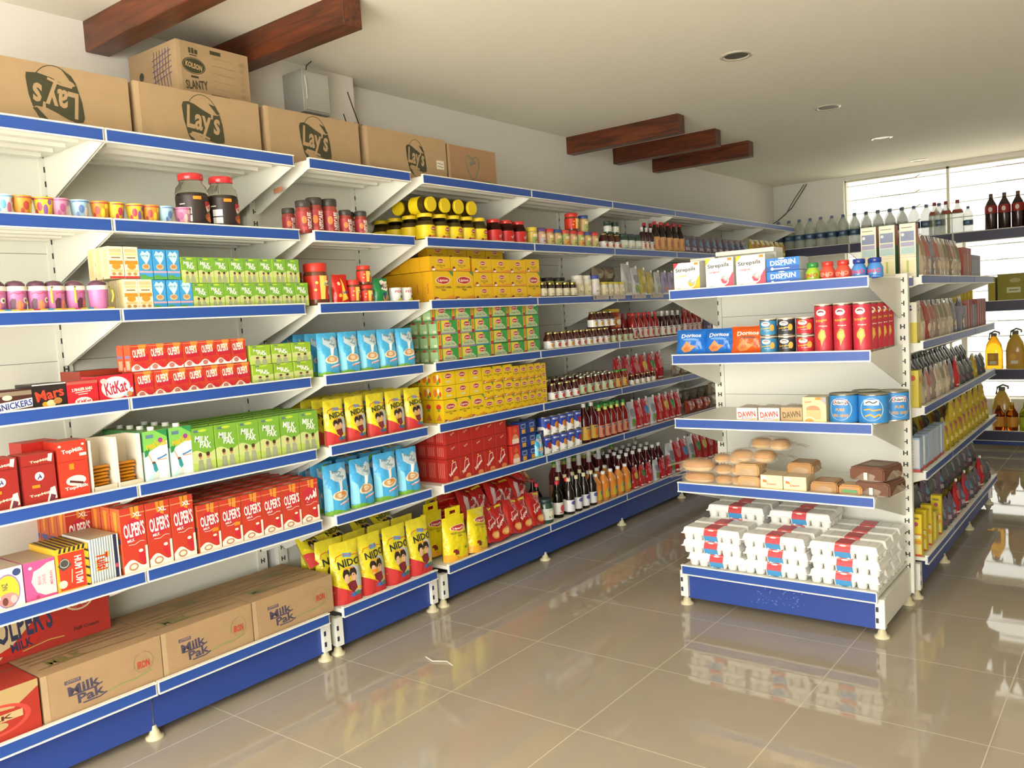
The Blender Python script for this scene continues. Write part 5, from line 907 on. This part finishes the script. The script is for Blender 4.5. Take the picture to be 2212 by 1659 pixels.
# third shelf
on('topmilk_a', 3, 1.105, -2.99, 'dark red biscuit box, first on the third shelf', group='red biscuit boxes'); on('topmilk_a', 3, 1.222, -2.985, 'dark red biscuit box beside the taller bright red one', group='red biscuit boxes')
on('topmilk_b', 3, 1.335, -2.985, 'taller bright red biscuit box', group='red biscuit boxes'); on('topmilk_c', 3, 1.28, -3.1, 'red biscuit box standing behind the front ones', group='red biscuit boxes')
on('gold_box', 3, 1.437, -2.985, 'open white box with gold bars, nearer the red boxes', group='open boxes of gold bars', rz=.12); on('gold_box', 3, 1.535, -2.985, 'open white box with gold bars, nearer the green cartons', group='open boxes of gold bars', rz=.05)
row('nesvita', 'green-white milk carton with cap', 3, 1.642, .103, 2, nx=4, px=.078)
row('mpk_l', 'green milk carton', 3, 1.838, .1045, 6, nx=4, px=.078)
row('nido_s', 'yellow milk powder bag', 3, 2.53, .13, 5, nx=4, px=.08, unit=B_, keepall=True, x0=-2.99)
for i in range(3):
    for j in range(4 if i == 0 else 1):
        on('tea_mid', 3, 3.3+i*.113, -2.985-j*.073, f'bigger yellow tea box, {ORD[i]} from near end, bottom layer'+(f', {ORD[j]} row back' if j else '')+', third shelf', group='yellow tea boxes on the third shelf')
        for l in range(2): on('tea_low', 3, 3.295+i*.112, -2.985-j*.073, f'low yellow tea box, {ORD[i]} from near end, {("middle", "upper")[l]} layer'+(f', {ORD[j]} row back' if j else '')+', third shelf', z=.125+l*.074, group='yellow tea boxes on the third shelf')
for i in range(3):
    for l in range(3): on('tea_n', 3, 3.625+i*.093, -2.985, f'medium yellow tea box, {ORD[i]} of three columns, {lay_word(l, 3)} layer', z=l*.09, group='yellow tea boxes on the third shelf')
for i in range(4):
    for l in range(3): on('tea_xs', 3, 3.89+i*.0725, -2.985, f'narrow yellow tea box, {ORD[i]} of four columns, {lay_word(l, 3)} layer, third shelf', z=l*.085, group='yellow tea boxes on the third shelf')
for l in range(5): on('tea_cube', 3, 4.165, -2.985, f'tiny yellow tea box, {ORD[l]} up in the end column, third shelf', z=l*.05, group='yellow tea boxes on the third shelf')
row('tea_low', 'yellow tea box lying at the back', 3, 3.5, .12, 4, unit=C_, z=.2, x0=-3.12)
for i in range(4): on('jam_w', 3, 4.29+i*.085, -2.985, f'white-labelled jam jar, {ORD[i]} from the yellow boxes, third shelf', group='jam jars on the third shelf')
for i in range(7): on('jam_g' if i < 5 else 'jam_g2', 3, 4.63+i*.092, -2.985, f'{"green-labelled" if i < 5 else "green-lidded"} jam jar, {ORD[i]} in its row, third shelf', group='jam jars on the third shelf')
for j in range(2): row('jam_g', ('jam jar right behind the front ones', 'jam jar at the very back')[j], 3, 4.3, .09, 10, unit=C_, x0=-3.09-j*.09, group='jam jars at the back of the third shelf')
row('jam_w2', 'tiny jar below the red pouches', 3, 5.28, .08, 5, unit=C_, s=.7)
for i, (q, nm) in enumerate((('kp_r', 'red'), ('kp_r', 'red'), ('kp_r', 'red'), ('kp_y', 'red and yellow'), ('kp_g', 'red and green'), ('kp_r', 'red'))): on(q, 3, 5.22+i*.125, -3.06, f'{nm} sauce pouch, {ORD[i]} of the pouches on the third shelf', group='sauce pouches on the third shelf', s=1.1)
row('bean', 'brown pulse packet', 3, 5.98, .15, 6, layers=1, unit=C_, s=.8); row('bean', 'upper brown pulse packet', 3, 6.3, .15, 5, unit=C_, s=.8, z=.09)
# second shelf
on('naz', 2, 1.088, -2.985, 'white box with purple and yellow oval, first on the second shelf', group='mouth freshener boxes', rz=.02); on('pinkbox', 2, 1.192, -2.985, 'pink box with cream panel', group='mouth freshener boxes')
on('humtum', 2, 1.3, -2.985, 'red box with black and yellow stripes', group='mouth freshener boxes'); on('tulsi', 2, 1.412, -2.985, 'white and grey striped box beside the tall red cartons', group='mouth freshener boxes')
for i, q in enumerate(('olp_xl', 'olp_xl', 'olp_xl')):
    for j in range(4): on(q, 2, 1.525+i*.0985, -2.985-j*.073, f'tall red milk carton, {ORD[i]} from near end, '+('front row' if j == 0 else f'{ORD[j]} row back')+', second shelf', group='tall red milk cartons')
for i in range(4): on('olp_xl', 2, 1.43-i*.0, -3.2-i*.073, f'tall red milk carton in the side column, {ORD[i]} row back', group='tall red milk cartons') if i > 0 else on('olp_xl', 2, 1.43, -3.2, 'tall red milk carton directly behind the striped box', group='tall red milk cartons')
for i, q in enumerate(('olp_l2', 'olp_l2', 'olp_l', 'olp_l', 'olp_l', 'olp_ur')):
    for j in range(5): on(q if j == 0 else 'olp_l', 2, 1.832+i*.1, -2.985-j*.073, f'red milk carton, {ORD[i]} from the tall ones, '+('front row' if j == 0 else f'{ORD[j]} row back')+', second shelf', group='red milk cartons on the second shelf')
for i in range(4):
    for j in range(4): on('evd_l' if (i+j) % 2 else 'evd_l2', 2, 2.515+i*.157, -2.99-j*.09, f'large light blue milk powder bag, {ORD[i]} from near end, '+('front row' if j == 0 else f'{ORD[j]} row back')+', second shelf', group='large light blue bags', rz=R_.uniform(-.08, .08))
for i in range(4): on('evd_s', 2, 2.55+i*.15, -3.1, f'light blue bag lying on the upright bags, {ORD[i]} from near end', z=.215, group='light blue bags lying on top', rot=(-1.35, 0, H2+.2*(-1)**i), s=.8)
for i in range(5):
    for l in range(3):
        for j in range(5 if i == 0 else (2 if l == 2 else 1)):
            on('red_tall' if l == 0 else 'red_low', 2, 3.288+i*.1055, -2.985-j*.069, f'red tea box, {ORD[i]} from near end, {lay_word(l, 3)} layer, '+('front row' if j == 0 else f'{ORD[j]} row back')+', second shelf', z=(0, .127, .204)[l], group='red tea boxes on the second shelf')
for l in range(2): on('red_big', 2, 3.845, -2.985, f'red and white box with a cup picture, {("lower", "upper")[l]} one', z=l*.115, group='red and white cup boxes')
for i in range(2):
    for l in range(3): on('navy_box', 2, 3.925+i*.085, -2.985, f'navy coffee box, {ORD[i]} column, {lay_word(l, 3)} layer', z=l*.08, group='navy coffee boxes')
for i in range(3): on('navy_tall', 2, 4.12+i*.066, -3.0-.02*i, f'tall navy tin, {ORD[i]} from the coffee boxes', group='tall navy tins')
on('evd_s', 2, 4.07, -2.97, 'small dark bag leaning on the navy boxes', s=.72)
for i, q in enumerate('abcde'):
    for l in range(2): on('can_'+q, 2, 4.19+i*.088+(.0), -2.985, f'blue and white fruit can, {ORD[i]} from near end, {("lower", "upper")[l]} layer', z=l*.118, group='fruit cans')
on('can_a', 2, 4.1, -3.05, 'blue and white fruit can set back beside the tall tins', z=.118)
on('syrup_w', 2, 4.65, -2.985, 'tall dark red bottle right beside the fruit cans', group='tall dark red bottles', s=1.05); on('syrup_w', 2, 4.745, -2.985, 'tall dark red bottle next to the green-capped ones', group='tall dark red bottles', s=1.05)
row('ketchup', 'green-capped ketchup bottle', 2, 4.83, .082, 5, nx=2, px=.08, unit=C_)
for i, (q, nm) in enumerate((('kp_s', 'silver'), ('kp_r', 'red'), ('kp_b', 'red and blue'), ('kp_s', 'silver'), ('kp_r', 'red'), ('kp_y', 'red and yellow'), ('kp_g', 'red and green'), ('kp_r', 'red'))): on(q, 2, 5.27+i*.105, -3.0, f'{nm} sauce pouch, {ORD[i]} of the pouches on the second shelf', group='sauce pouches on the second shelf', s=1.1)
row('bean_r', 'red pulse packet', 2, 6.2, .15, 3, unit=C_); row('bean', 'tan pulse packet', 2, 6.65, .15, 4, layers=2, pl=.1, unit=C_); row('bean', 'rear brown pulse packet', 2, 6.1, .15, 6, unit=C_, x0=-3.12, z=.06)
# base shelf: large cartons and bags
on('milkpak_a', 1, 1.373, -2.985, 'brown milk carton case with printed name, nearest one with a red stamp', group='brown milk cases on the base shelf'); on('milkpak_b', 1, 1.79, -2.985, 'brown milk carton case, middle one of three', group='brown milk cases on the base shelf'); on('milkpak_c', 1, 2.207, -2.985, 'brown milk carton case beside the large yellow bags', group='brown milk cases on the base shelf')
on('olpers_case_b', 1, .97, -2.99, 'red and tan milk case, cut off at the picture edge, on the base shelf'); on('olpers_case', 1, 1.3, -3.24, 'red milk case with big dark lettering, stacked above the brown cases', z=.1695); on('olpers_case', 1, .855, -3.237, 'red milk case beside the other stacked one, mostly out of view', z=.1715, sc=(.92, 1, 1))
for i in range(4):
    for j in range(2 if i else 3): on('nido_l2' if (i == 1 and j == 0) else 'nido_l', 1, 2.535+i*.165, -2.99-j*.105, f'large yellow milk powder bag, {ORD[i]} from near end, '+('front row' if j == 0 else f'{ORD[j]} row back')+', base shelf', group='large yellow bags on the base shelf', rz=(-.12, .05, -.02, .0)[i])
for i in range(4): on('nido_l', 1, 2.5+i*.17, -3.13, f'large yellow milk powder bag leaning on top, {ORD[i]} from near end', z=.13, group='large yellow bags leaning on top', rot=(-.7, .12*(-1)**i, H2+.1), s=.8)
on('lipton_hbag', 1, 3.3, -2.98, 'yellow tea sack with a carry handle', group='yellow tea sacks', rz=-.08); on('lipton_bag', 1, 3.47, -2.97, 'yellow tea sack leaning beside the red pouches', group='yellow tea sacks', rz=.12, rot=(0, .07, H2+.12))
for i in range(2): on('lipton_hbag', 1, 3.26+i*.12, -3.1-.1*i, f'yellow tea sack with handle behind the front ones, {ORD[i]} back', group='yellow tea sacks behind', z=.02)
spots = [(3.6, 0, 0, .12), (3.7, .0, 0, -.1), (3.81, .0, 0, .15), (3.92, 0, 0, -.05), (4.04, .0, 0, .1)]
for i, (y, z, l, t) in enumerate(spots): on('supreme', 1, y, -2.985, f'red tea pouch, {ORD[i]} from the yellow sacks, lowest row', group='red tea pouches on the base shelf', rot=(-.18, t, H2))
for i in range(5): on('supreme_f', 1, 3.58+i*.12, -3.08, f'red tea pouch, {ORD[i]} from the yellow sacks, second row up', z=.08, group='red tea pouches on the base shelf', rot=(-.5, (.2, -.2, .25, -.1, .15)[i], H2))
for i in range(4): on('redpack', 1, 3.42+i*.16, -3.2, f'red tea pack, {ORD[i]} of the packs lying at the back', z=.14, group='red tea packs at the back'); on('redpack', 1, 3.5+i*.16, -3.22, f'red tea pack, {ORD[i]} of the upper packs at the back', z=.22, group='red tea packs at the back')
on('supreme_f', 1, 4.06, -3.05, 'red tea pouch lying on top beside the vinegar bottles', z=.23, rot=(-1.0, .3, H2+.3))
for i in range(3): on('vinegar', 1, 4.2+i*.11, -3.0-(i == 0)*.08, f'clear vinegar bottle with red cap, {ORD[i]} from near end', group='vinegar bottles')
b_kind = 'soya'; row('soya', 'dark sauce bottle with cream cap', 1, 4.42, .09, 4, nx=2, px=.09, unit=C_, deepkeep=4)
on('pickle', 1, 4.17, -2.985, 'black and orange tin beside the red pouches', s=1.25)
for i in range(2): on('honey_k', 1, 4.22+i*.1, -3.2, f'dark red-capped bottle behind the vinegar, {ORD[i]} one', group='bottles behind the vinegar', s=1.1)
row('squash', 'orange squash bottle', 1, 4.75, .1, 5, nx=1, unit=C_); row('squash', 'rear orange squash bottle', 1, 4.72, .11, 4, unit=C_, x0=-3.09)
row('syrup', 'large dark red syrup bottle', 1, 4.62, .13, 5, unit=C_, x0=-3.19, s=1.12); row('syrup_w', 'dark red syrup bottle', 1, 5.2, .1, 7, nx=3, px=.1, unit=C_, x0=-3.06, keepall=True)
row('ketchup', 'yellow-necked ketchup bottle', 1, 4.72, .13, 7, unit=C_, x0=-3.3, s=1.2)
for i, (q, nm) in enumerate((('kp_y', 'red and yellow'), ('kp_g', 'red and green'), ('kp_r', 'red'), ('kp_s', 'silver'), ('kp_r', 'red'), ('kp_r', 'dark red'))): on(q, 1, 5.26+i*.105, -2.99, f'{nm} sauce pouch, {ORD[i]} of the low pouches on the base shelf', group='low sauce pouches on the base shelf', s=.85)
for i, (q, nm) in enumerate((('kp_s', 'silver'), ('kp_r', 'red'), ('kp_b', 'red and blue'), ('kp_s', 'silver'), ('kp_g', 'red and green'), ('kp_y', 'red and yellow'), ('kp_r', 'red'), ('kp_g', 'green'))): on(q, 1, 5.85+i*.12, -3.0, f'{nm} sauce pouch, {ORD[i]} of the tall pouches on the base shelf', group='tall sauce pouches on the base shelf', s=1.3)
# ================================================================= goods on the end unit
def ec(kind, k, x, y=3.775, label='', z=0, group=None, s=1, rz=0, rot=None, sc=None): return put(kind, x, y, HE[k-1]-.009+z, rz, label, group, s, rot, sc, spin=rz)
g = 'lozenge boxes on the end unit'
ec('strep_y', 5, -1.825, 3.79, 'white lozenge box with yellow corner', group=g, sc=(.98, 1, .98)); ec('strep_r', 5, -1.655, 3.79, 'white lozenge box with pink corner, next to the yellow one', group=g, sc=(1, 1, 1.03)); ec('strep_r', 5, -1.502, 3.79, 'white lozenge box with pink corner, next to the tablet boxes', group=g, sc=(1.02, 1, 1.03))
b = MB(); b.box(-1.86, 3.91, HE[4]+.135, -1.73, 3.98, HE[4]+.15, 'dcdacb'); b.box(-1.72, 3.9, HE[4]+.15, -1.43, 4.02, HE[4]+.17, 'e2e0d2'); b.box(-1.72, 3.93, HE[4]-.01, -1.43, 4.02, HE[4]+.15, 'd5d3c4'); b.box(-1.86, 3.93, HE[4]-.01, -1.73, 3.98, HE[4]+.135, 'd5d3c4'); tag(link('paper_box', b.mesh('paper_box')), 'plain white flat boxes stacked behind the lozenge boxes', 'box')
ec('disprin', 5, -1.345, 3.775, 'blue tablet box, lower one', group='blue tablet boxes'); ec('disprin', 5, -1.345, 3.775, 'blue tablet box, upper one', z=.06, group='blue tablet boxes')
for i, (q, nm) in enumerate((('g', 'green'), ('r', 'orange-red'), ('r', 'orange-red'), ('b', 'blue'), ('b', 'blue'))): ec('eno_'+q, 5, -1.225+i*.066, 3.785, f'{nm} antacid bottle, {ORD[i]} from the tablet boxes', group='antacid bottles')
ec('eno_b', 5, -.985, 3.86, 'blue antacid bottle behind the front row')
g = 'crisps bags on the end unit'
ec('dor_b', 4, -1.83, 3.785, 'blue crisps bag at the outer end', group=g, rot=(-.25, 0, .08)); ec('dor_b', 4, -1.69, 3.79, 'blue crisps bag next to the orange one', group=g, rot=(-.25, 0, -.05)); ec('dor_o', 4, -1.54, 3.785, 'orange crisps bag beside the small tubes', group=g, rot=(-.2, 0, .05), s=1.04)
ec('dor_o', 4, -1.5, 3.87, 'orange crisps bag behind the front orange one', rot=(-.2, 0, -.1))
for i, (q, nm) in enumerate((('b', 'light blue'), ('k', 'black'), ('r', 'red'))):
    for l in range(2): ec('pr_'+q, 4, -1.438+i*.085, 3.78, f'short {nm} crisps tube, {("lower", "upper")[l]} one', z=l*.082, group='short crisps tubes')
tx = [(-1.185, 3.78, 't'), (-1.102, 3.775, 't2'), (-1.017, 3.77, 't'), (-1.015, 3.86, 't3'), (-1.014, 3.95, 't3'), (-1.013, 4.04, 't3'), (-1.013, 4.13, 't')]
for i, (x, y, q) in enumerate(tx): ec('pr_'+q, 4, x, y, f'tall red crisps tube, {ORD[i] if i < 3 else ORD[i-3]} '+('of the front three' if i < 3 else 'of those receding along the side'), group='tall red crisps tubes', rz=(0 if i < 3 else .5))
for i in range(2): ec('pr_t', 4, -1.185+i*.085, 3.87, f'tall red crisps tube in the second row, {ORD[i]} one', group='tall red crisps tubes')
ec('dawn_w', 3, -1.545, 3.785, 'white bread pack with red lettering, outer one', group='white bread packs', sc=(.96, 1, .78)); ec('dawn_w', 3, -1.438, 3.785, 'white bread pack with red lettering, inner one', group='white bread packs', sc=(.96, 1, .8)); ec('dawn_b', 3, -1.332, 3.785, 'brown bread pack with dark lettering', sc=(.94, 1, .85))
ec('cake_box', 3, -1.228, 3.785, 'cream rusk box standing upright')
ec('pudding', 3, -1.113, 3.775, 'large blue tin with yellow words', group='large blue tins'); ec('pudding_u', 3, -.99, 3.78, 'large blue tin with yellow script', group='large blue tins', rz=.1)
ec('pudding', 3, -1.05, 3.9, 'large blue tin in the second row, inner one', group='large blue tins'); ec('pudding', 3, -.935, 3.905, 'large blue tin in the second row, by the upright', group='large blue tins', rz=.6)
g = 'bun bags on the end unit'
ec('bun2', 2, -1.82, 3.775, 'bag of a golden bun at the outer end, lower one', group=g, sc=(1.15, 1, .95)); ec('bun2', 2, -1.83, 3.785, 'bag of a golden bun at the outer end, upper one', z=.057, group=g, sc=(1.2, 1, 1.05), rz=.1)
ec('bun_long', 2, -1.655, 3.79, 'bun bag in the middle pile, lowest', group=g, s=.85); ec('bun_long', 2, -1.66, 3.8, 'bun bag in the middle pile, second', z=.05, group=g, s=.85); ec('bun_long', 2, -1.68, 3.83, 'bun bag in the middle pile, top', z=.1, group=g, s=.8)
ec('loaf_t', 2, -1.55, 3.785, 'flat bun bag beside the rusk boxes, lower one', group=g, s=.85); ec('loaf_t', 2, -1.56, 3.79, 'flat bun bag beside the rusk boxes, upper one', z=.055, group=g, s=.9)
ec('bun_long', 2, -1.57, 3.84, 'large golden bun bag on top of the pile', z=.108, group=g, s=1.1, rz=.15); ec('bun_long', 2, -1.5, 3.9, 'highest bun bag with its tail pointing to the upright', z=.165, group=g, s=1.0, rz=-.1)
ec('rusk_pair', 2, -1.435, 3.78, 'cream rusk box lying, outer one', group='lying rusk boxes'); ec('rusk_pair', 2, -1.326, 3.78, 'cream rusk box lying, inner one', group='lying rusk boxes'); ec('loaf_s', 2, -1.33, 3.86, 'pale loaf bag resting behind the rusk boxes', z=.065)
ec('loaf_s', 2, -1.2, 3.78, 'sliced loaf bag between rusk boxes and dark loaves', rz=.04); ec('roll_g', 2, -1.085, 3.785, 'small roll pack with green label')
ec('loaf_b', 2, -.985, 3.8, 'dark brown loaf bag, lower one', group='dark loaves', rz=-.12); ec('loaf_b', 2, -1.0, 3.8, 'dark brown loaf bag, upper one', z=.066, group='dark loaves', rz=-.18)
cols = [(-1.752, 'outer'), (-1.437, 'middle'), (-1.118, 'inner')]
for ci, (x, nm) in enumerate(cols):
    for r in range(4):
        nl = [3, 3, 4, 4][r] if ci < 2 else [3, 3, 3, 3][r]
        if ci < 2 and r == 0: nl = 3
        for l in range(nl):
            if r > 0 and ci != 2 and l < nl-3: continue
            ec('eggs', 1, x+R_.uniform(-.006, .006)+(.02 if r == 0 and l == 0 and ci == 0 else 0)+(0 if r < 2 or ci > 1 else (.03, .035)[ci]), 3.785+r*.122, f'white egg carton, {nm} column, {"front" if r == 0 else ORD[r]+" row"}{"" if r == 0 else " back"}, {ORD[l]} layer up', z=l*.0645, group='egg cartons')
# ================================================================= goods on the island run (facing the empty aisle)
for i, x in enumerate((-1.142, -1.056, -.962)): put('tallpack', x, 4.42, HE[4]-.009, 0, f'tall white box with red and green side, {ORD[i]} of three on the island top', 'tall boxes on the island top', sc=(1, 1, 1.12))
b = MB(); b.box(-1.9, 4.343, HE[4]-.05, -.93, 4.37, HE[4]-.012, '4a4a7a'); b.box(-1.9, 4.343, HE[4]-.012, -.93, 4.37, HE[4]-.004, WHITE); o = link('end_rail', b.mesh('end_rail'), ecu, (0, -EY, 0))
def ir(kind, k, y, label, x=-.925, z=0, group=None, s=1, rz=0, rot=None, sc=None): return put(kind, x, y, HE[k-1]-.009+z, H2+rz, label, group, s, rot, sc)
IS = {5: 'top', 4: 'fourth', 3: 'third', 2: 'second', 1: 'base'}
def irow(kinds, k, y0, py, desc, z=0, x=-.925, s=1, sc=None):
    for i, q in enumerate(kinds): ir(q, k, y0+i*py, f'{desc}, {ORD[i]} along the {IS[k]} shelf of the island', x, z, f'{desc}s on the island {IS[k]} shelf', s, R_.uniform(-.06, .06), sc=sc)
irow(['gp_a', 'gp_b', 'gp_g', 'gp_b', 'gp_e', 'gp_c', 'gp_d', 'gp_a', 'gp_c'], 5, 4.6, .118, 'glossy upright food pack', sc=(1, 1, 1.05)); irow(['gp_b', 'gp_a', 'gp_d', 'gp_c', 'gp_e', 'gp_b'], 5, 4.6, .12, 'second-row food pack', x=-1.0, s=1.12)
irow(['gbox_r']*4, 5, 5.68, .066, 'red-brown upright box'); irow(['gbox_g']*8, 5, 5.95, .04, 'grey slim box', s=.95)
ir('yb_a', 4, 4.44, 'cream and yellow box at the start of the fourth island shelf', s=.98); irow(['gp_a', 'gp_r', 'gp_b', 'gp_d', 'gp_c', 'gp_c', 'gp_e', 'gp_g'], 4, 4.56, .118, 'glossy food pack', s=.98); irow(['gbox_g', 'gp_g', 'gbox_g', 'gbox_r', 'gbox_r', 'gbox_g', 'gbox_g', 'gbox_r', 'gbox_r', 'gbox_r', 'gbox_r'], 4, 5.55, .085, 'slim box or pack')
ir('yb_b', 3, 4.44, 'yellow box at the start of the third island shelf'); irow(['gp_c', 'gp_b', 'gp_d', 'gp_e', 'gp_c', 'gp_a', 'gp_g'], 3, 4.56, .12, 'upright food pack', s=.85); irow(['kp_r', 'packet_d', 'packet_d', 'packet_d', 'packet_y', 'packet_d', 'packet_d'], 3, 5.45, .15, 'dark upright packet', s=.9)
for k, dk in ((3, 'dark packet filling the shelf'), (2, 'brownish packet filling the shelf'), (1, 'grey packet filling the shelf')):
    for j, x in enumerate((-1.05, -1.15)):
        for i in range(14): ir(('packet_d', 'packet_y', 'packet_u')[(k+i*(k == 2)) % 3] if k != 2 else ('packet_y', 'packet_d')[(i+j) % 2], k, 4.5+i*.152, f'{dk}, {ORD[i]} along, {ORD[j+1]} row back, {IS[k]} shelf of the island', x, .0, f'{dk}s, {IS[k]}', 1.25)
ir('yb_c', 2, 4.44, 'white and blue box at the start of the second island shelf'); irow(['yb_c', 'yb_c', 'yb_c', 'yb_c', 'yb_c'], 2, 4.56, .1, 'blue upright box'); irow(['packet_y']*11, 2, 5.1, .135, 'yellow snack packet', s=1.05); irow(['packet_y']*6, 2, 5.3, .2, 'upper yellow snack packet', z=.14, s=.8)
ir('nido_box', 1, 4.425, 'tall yellow box at the start of the island base shelf', s=.85); irow(['nido_box', 'nido_box', 'yb_b', 'nido_box'], 1, 4.53, .12, 'tall yellow box', s=.84); irow(['packet_d', 'packet_u', 'packet_u', 'kp_r', 'packet_u', 'kp_b', 'packet_u', 'packet_d', 'packet_u', 'kp_r', 'packet_d', 'packet_d'], 1, 4.98, .138, 'small wrapped packet'); irow(['packet_d', 'packet_d', 'packet_u', 'packet_d', 'packet_u', 'packet_d', 'packet_d', 'packet_d', 'packet_d', 'packet_u', 'packet_d'], 1, 4.55, .18, 'upper wrapped packet', z=.14, x=-.99)
# ================================================================= drinks on the rear unit
def rr_(kind, lev, x, label, y=YR+.03, z=0, group=None, s=1, rz=0): return put(kind, x, y, (.18, .76, 1.40, 2.06)[lev]-.009+z, rz, label, group, s)
for i in range(16): rr_('water', 3, -3.36+i*.112, f'large clear water bottle, {ORD[i]} from the wall, front row', group='water bottles on the rear unit', s=1)
for i in range(12): rr_('water' if i < 7 else 'lemonade', 3, -3.3+i*.115, f'large clear bottle, {ORD[i]} from the wall, second row', y=YR+.16, group='second row of clear bottles')
for i in range(3): rr_('dewgreen', 3, -1.72+i*.1, f'pale bottle with reddish top, {ORD[i]} of three', group='pale bottles near the gap', s=1.08)
rr_('water', 3, -1.43, 'short clear bottle beside the empty gap', s=.8)
for i in range(5): rr_('cola', 3, -1.24+i*.108, f'dark cola bottle with red label, {ORD[i]} after the gap', group='cola bottles')
for i in range(3): rr_('packet_y', 2, -1.245+i*.02-.3, f'yellow packet beside the olive box, {ORD[i]} one', y=YR+.05+.1*i, group='yellow packets on the rear unit', s=1.2)
b = MB(); b.box(-1.19, YR+.03, 1.391, -.82, YR+.33, 1.64, '8f8a3c/card'); art(b, [('r', .2, .3, .5, .5, 'c9c49a'), ('s', [(.25, .4), (.45, .4)], .01, '7a7640'), ('e', .38, .75, .12, .08, 'a8a468')], lambda x, y, o: (-1.19+x, YR+.03-o, 1.39+y), .37, .25); tag(link('shrink_wrapped_box', b.mesh('drinks_tray')), 'olive-yellow case on the middle shelf before the bright window', 'box')
b = MB(); b.box(-1.27, YR+.04, 1.391, -1.21, YR+.3, 1.62, 'a8983c/card'); tag(link('shrink_wrapped_box', b.mesh('drinks_tray2')), 'narrow yellow-brown case beside the olive one on the rear unit', 'box')
rr_('oil', 1, -1.235, 'amber oil jug with red cap, at the island side', z=.0, group='cooking oil jugs', s=1); rr_('oil2', 1, -1.06, 'wide golden oil jug in the middle of the rear shelf', group='cooking oil jugs', s=1.05); rr_('oil2', 1, -.87, 'golden oil jug at the picture edge', group='cooking oil jugs', s=1.05)
for i in range(5): rr_('oil_b' if i < 2 else 'oil_g', 0, -1.2+i*.108, f'{"orange" if i < 2 else "yellow-green"} oil bottle, {ORD[i]} along the lowest rear shelf', group='oil bottles low on the rear unit')
rr_('oil2', 0, -1.2, 'golden jug behind the low oil bottles', y=YR+.2, s=1.15)
# ================================================================= fittings on the wall
r = link('junction_box', None, loc=(-3.405, 2.78, 2.555)); tag(r, 'grey metal electrical box on the wall pillar under the ceiling', 'electrical box')
b = MB(); b.box(0, -.085, .0, .15, .08, .2, 'a3a197'); link('body', weld(b.mesh('junction_body'), .003, 1), r)
b = MB(); b.box(.15, -.075, .01, .156, .07, .19, 'a9a79c'); link('door', b.mesh('junction_door'), r)
b = MB(); b.tube([(.155, -.072, .17), (.162, -.072, .12), (.158, -.07, .06)], .003, 'd0cec2'); b.tube([(.1, -.02, .2), (.1, -.01, .24), (.09, .03, .27)], .003, '3a3530'); link('latch', b.mesh('latch'), r)
b = MB(); b.tube([(-3.3, 3.02, 2.71), (-3.33, 3.08, 2.64), (-3.35, 3.14, 2.55), (-3.36, 3.2, 2.45)], .0035, '4a4038'); b.tube([(-3.32, 3.0, 2.6), (-3.35, 3.07, 2.5), (-3.36, 3.1, 2.44)], .003, '4a4038'); tag(link('wall_cable', b.mesh('wall_cable')), 'dark cables running down from the metal wall box', 'cable')
b = MB(); b.tube([(-3.13, YB-.01, 2.81), (-3.2, YB-.03, 2.7), (-3.3, YB-.04, 2.56), (-3.45, YB-.05, 2.44), (-3.5, YB-.1, 2.4)], .006, '5f584e'); b.tube([(-3.16, YB-.01, 2.81), (-3.26, YB-.05, 2.66), (-3.36, YB-.06, 2.5), (-3.48, YB-.06, 2.42)], .005, '5f584e'); tag(link('wall_cable', b.mesh('wall_cable_b')), 'loose dark cables hanging in the rear corner beside the window', 'cable')
b = MB(); b.box(0, 0, 0, .002, .09, .022, 'c98a62'); o = link('paper_scrap', b.mesh('paper_scrap')); o.location = (-3.1, 2.405, 2.13); o.rotation_euler = (0, .0, 1.35); tag(o, 'small brown sticker on the bracket between two wall units', 'sticker')
b = MB(); b.tube([(-2.62, 2.62, .004), (-2.56, 2.6, .004), (-2.5, 2.63, .004), (-2.45, 2.61, .004)], .003, 'd9d4c4'); tag(link('floor_scrap', b.mesh('floor_scrap')), 'thin white scrap of string lying on the tiles', 'litter')

b = MB(); q_ = random.Random(4)
for i in range(60):
    x, z = -1.44+q_.uniform(-.1, .1)*(1+i % 2*.4), .105+q_.uniform(-.045, .05); b.box(x, 3.7982, z, x+.006, 3.7995, z+q_.uniform(.002, .008), '5f7bc4')
link('scuff_marks', b.mesh('scuff_marks'), ecu, (0, -EY, 0))
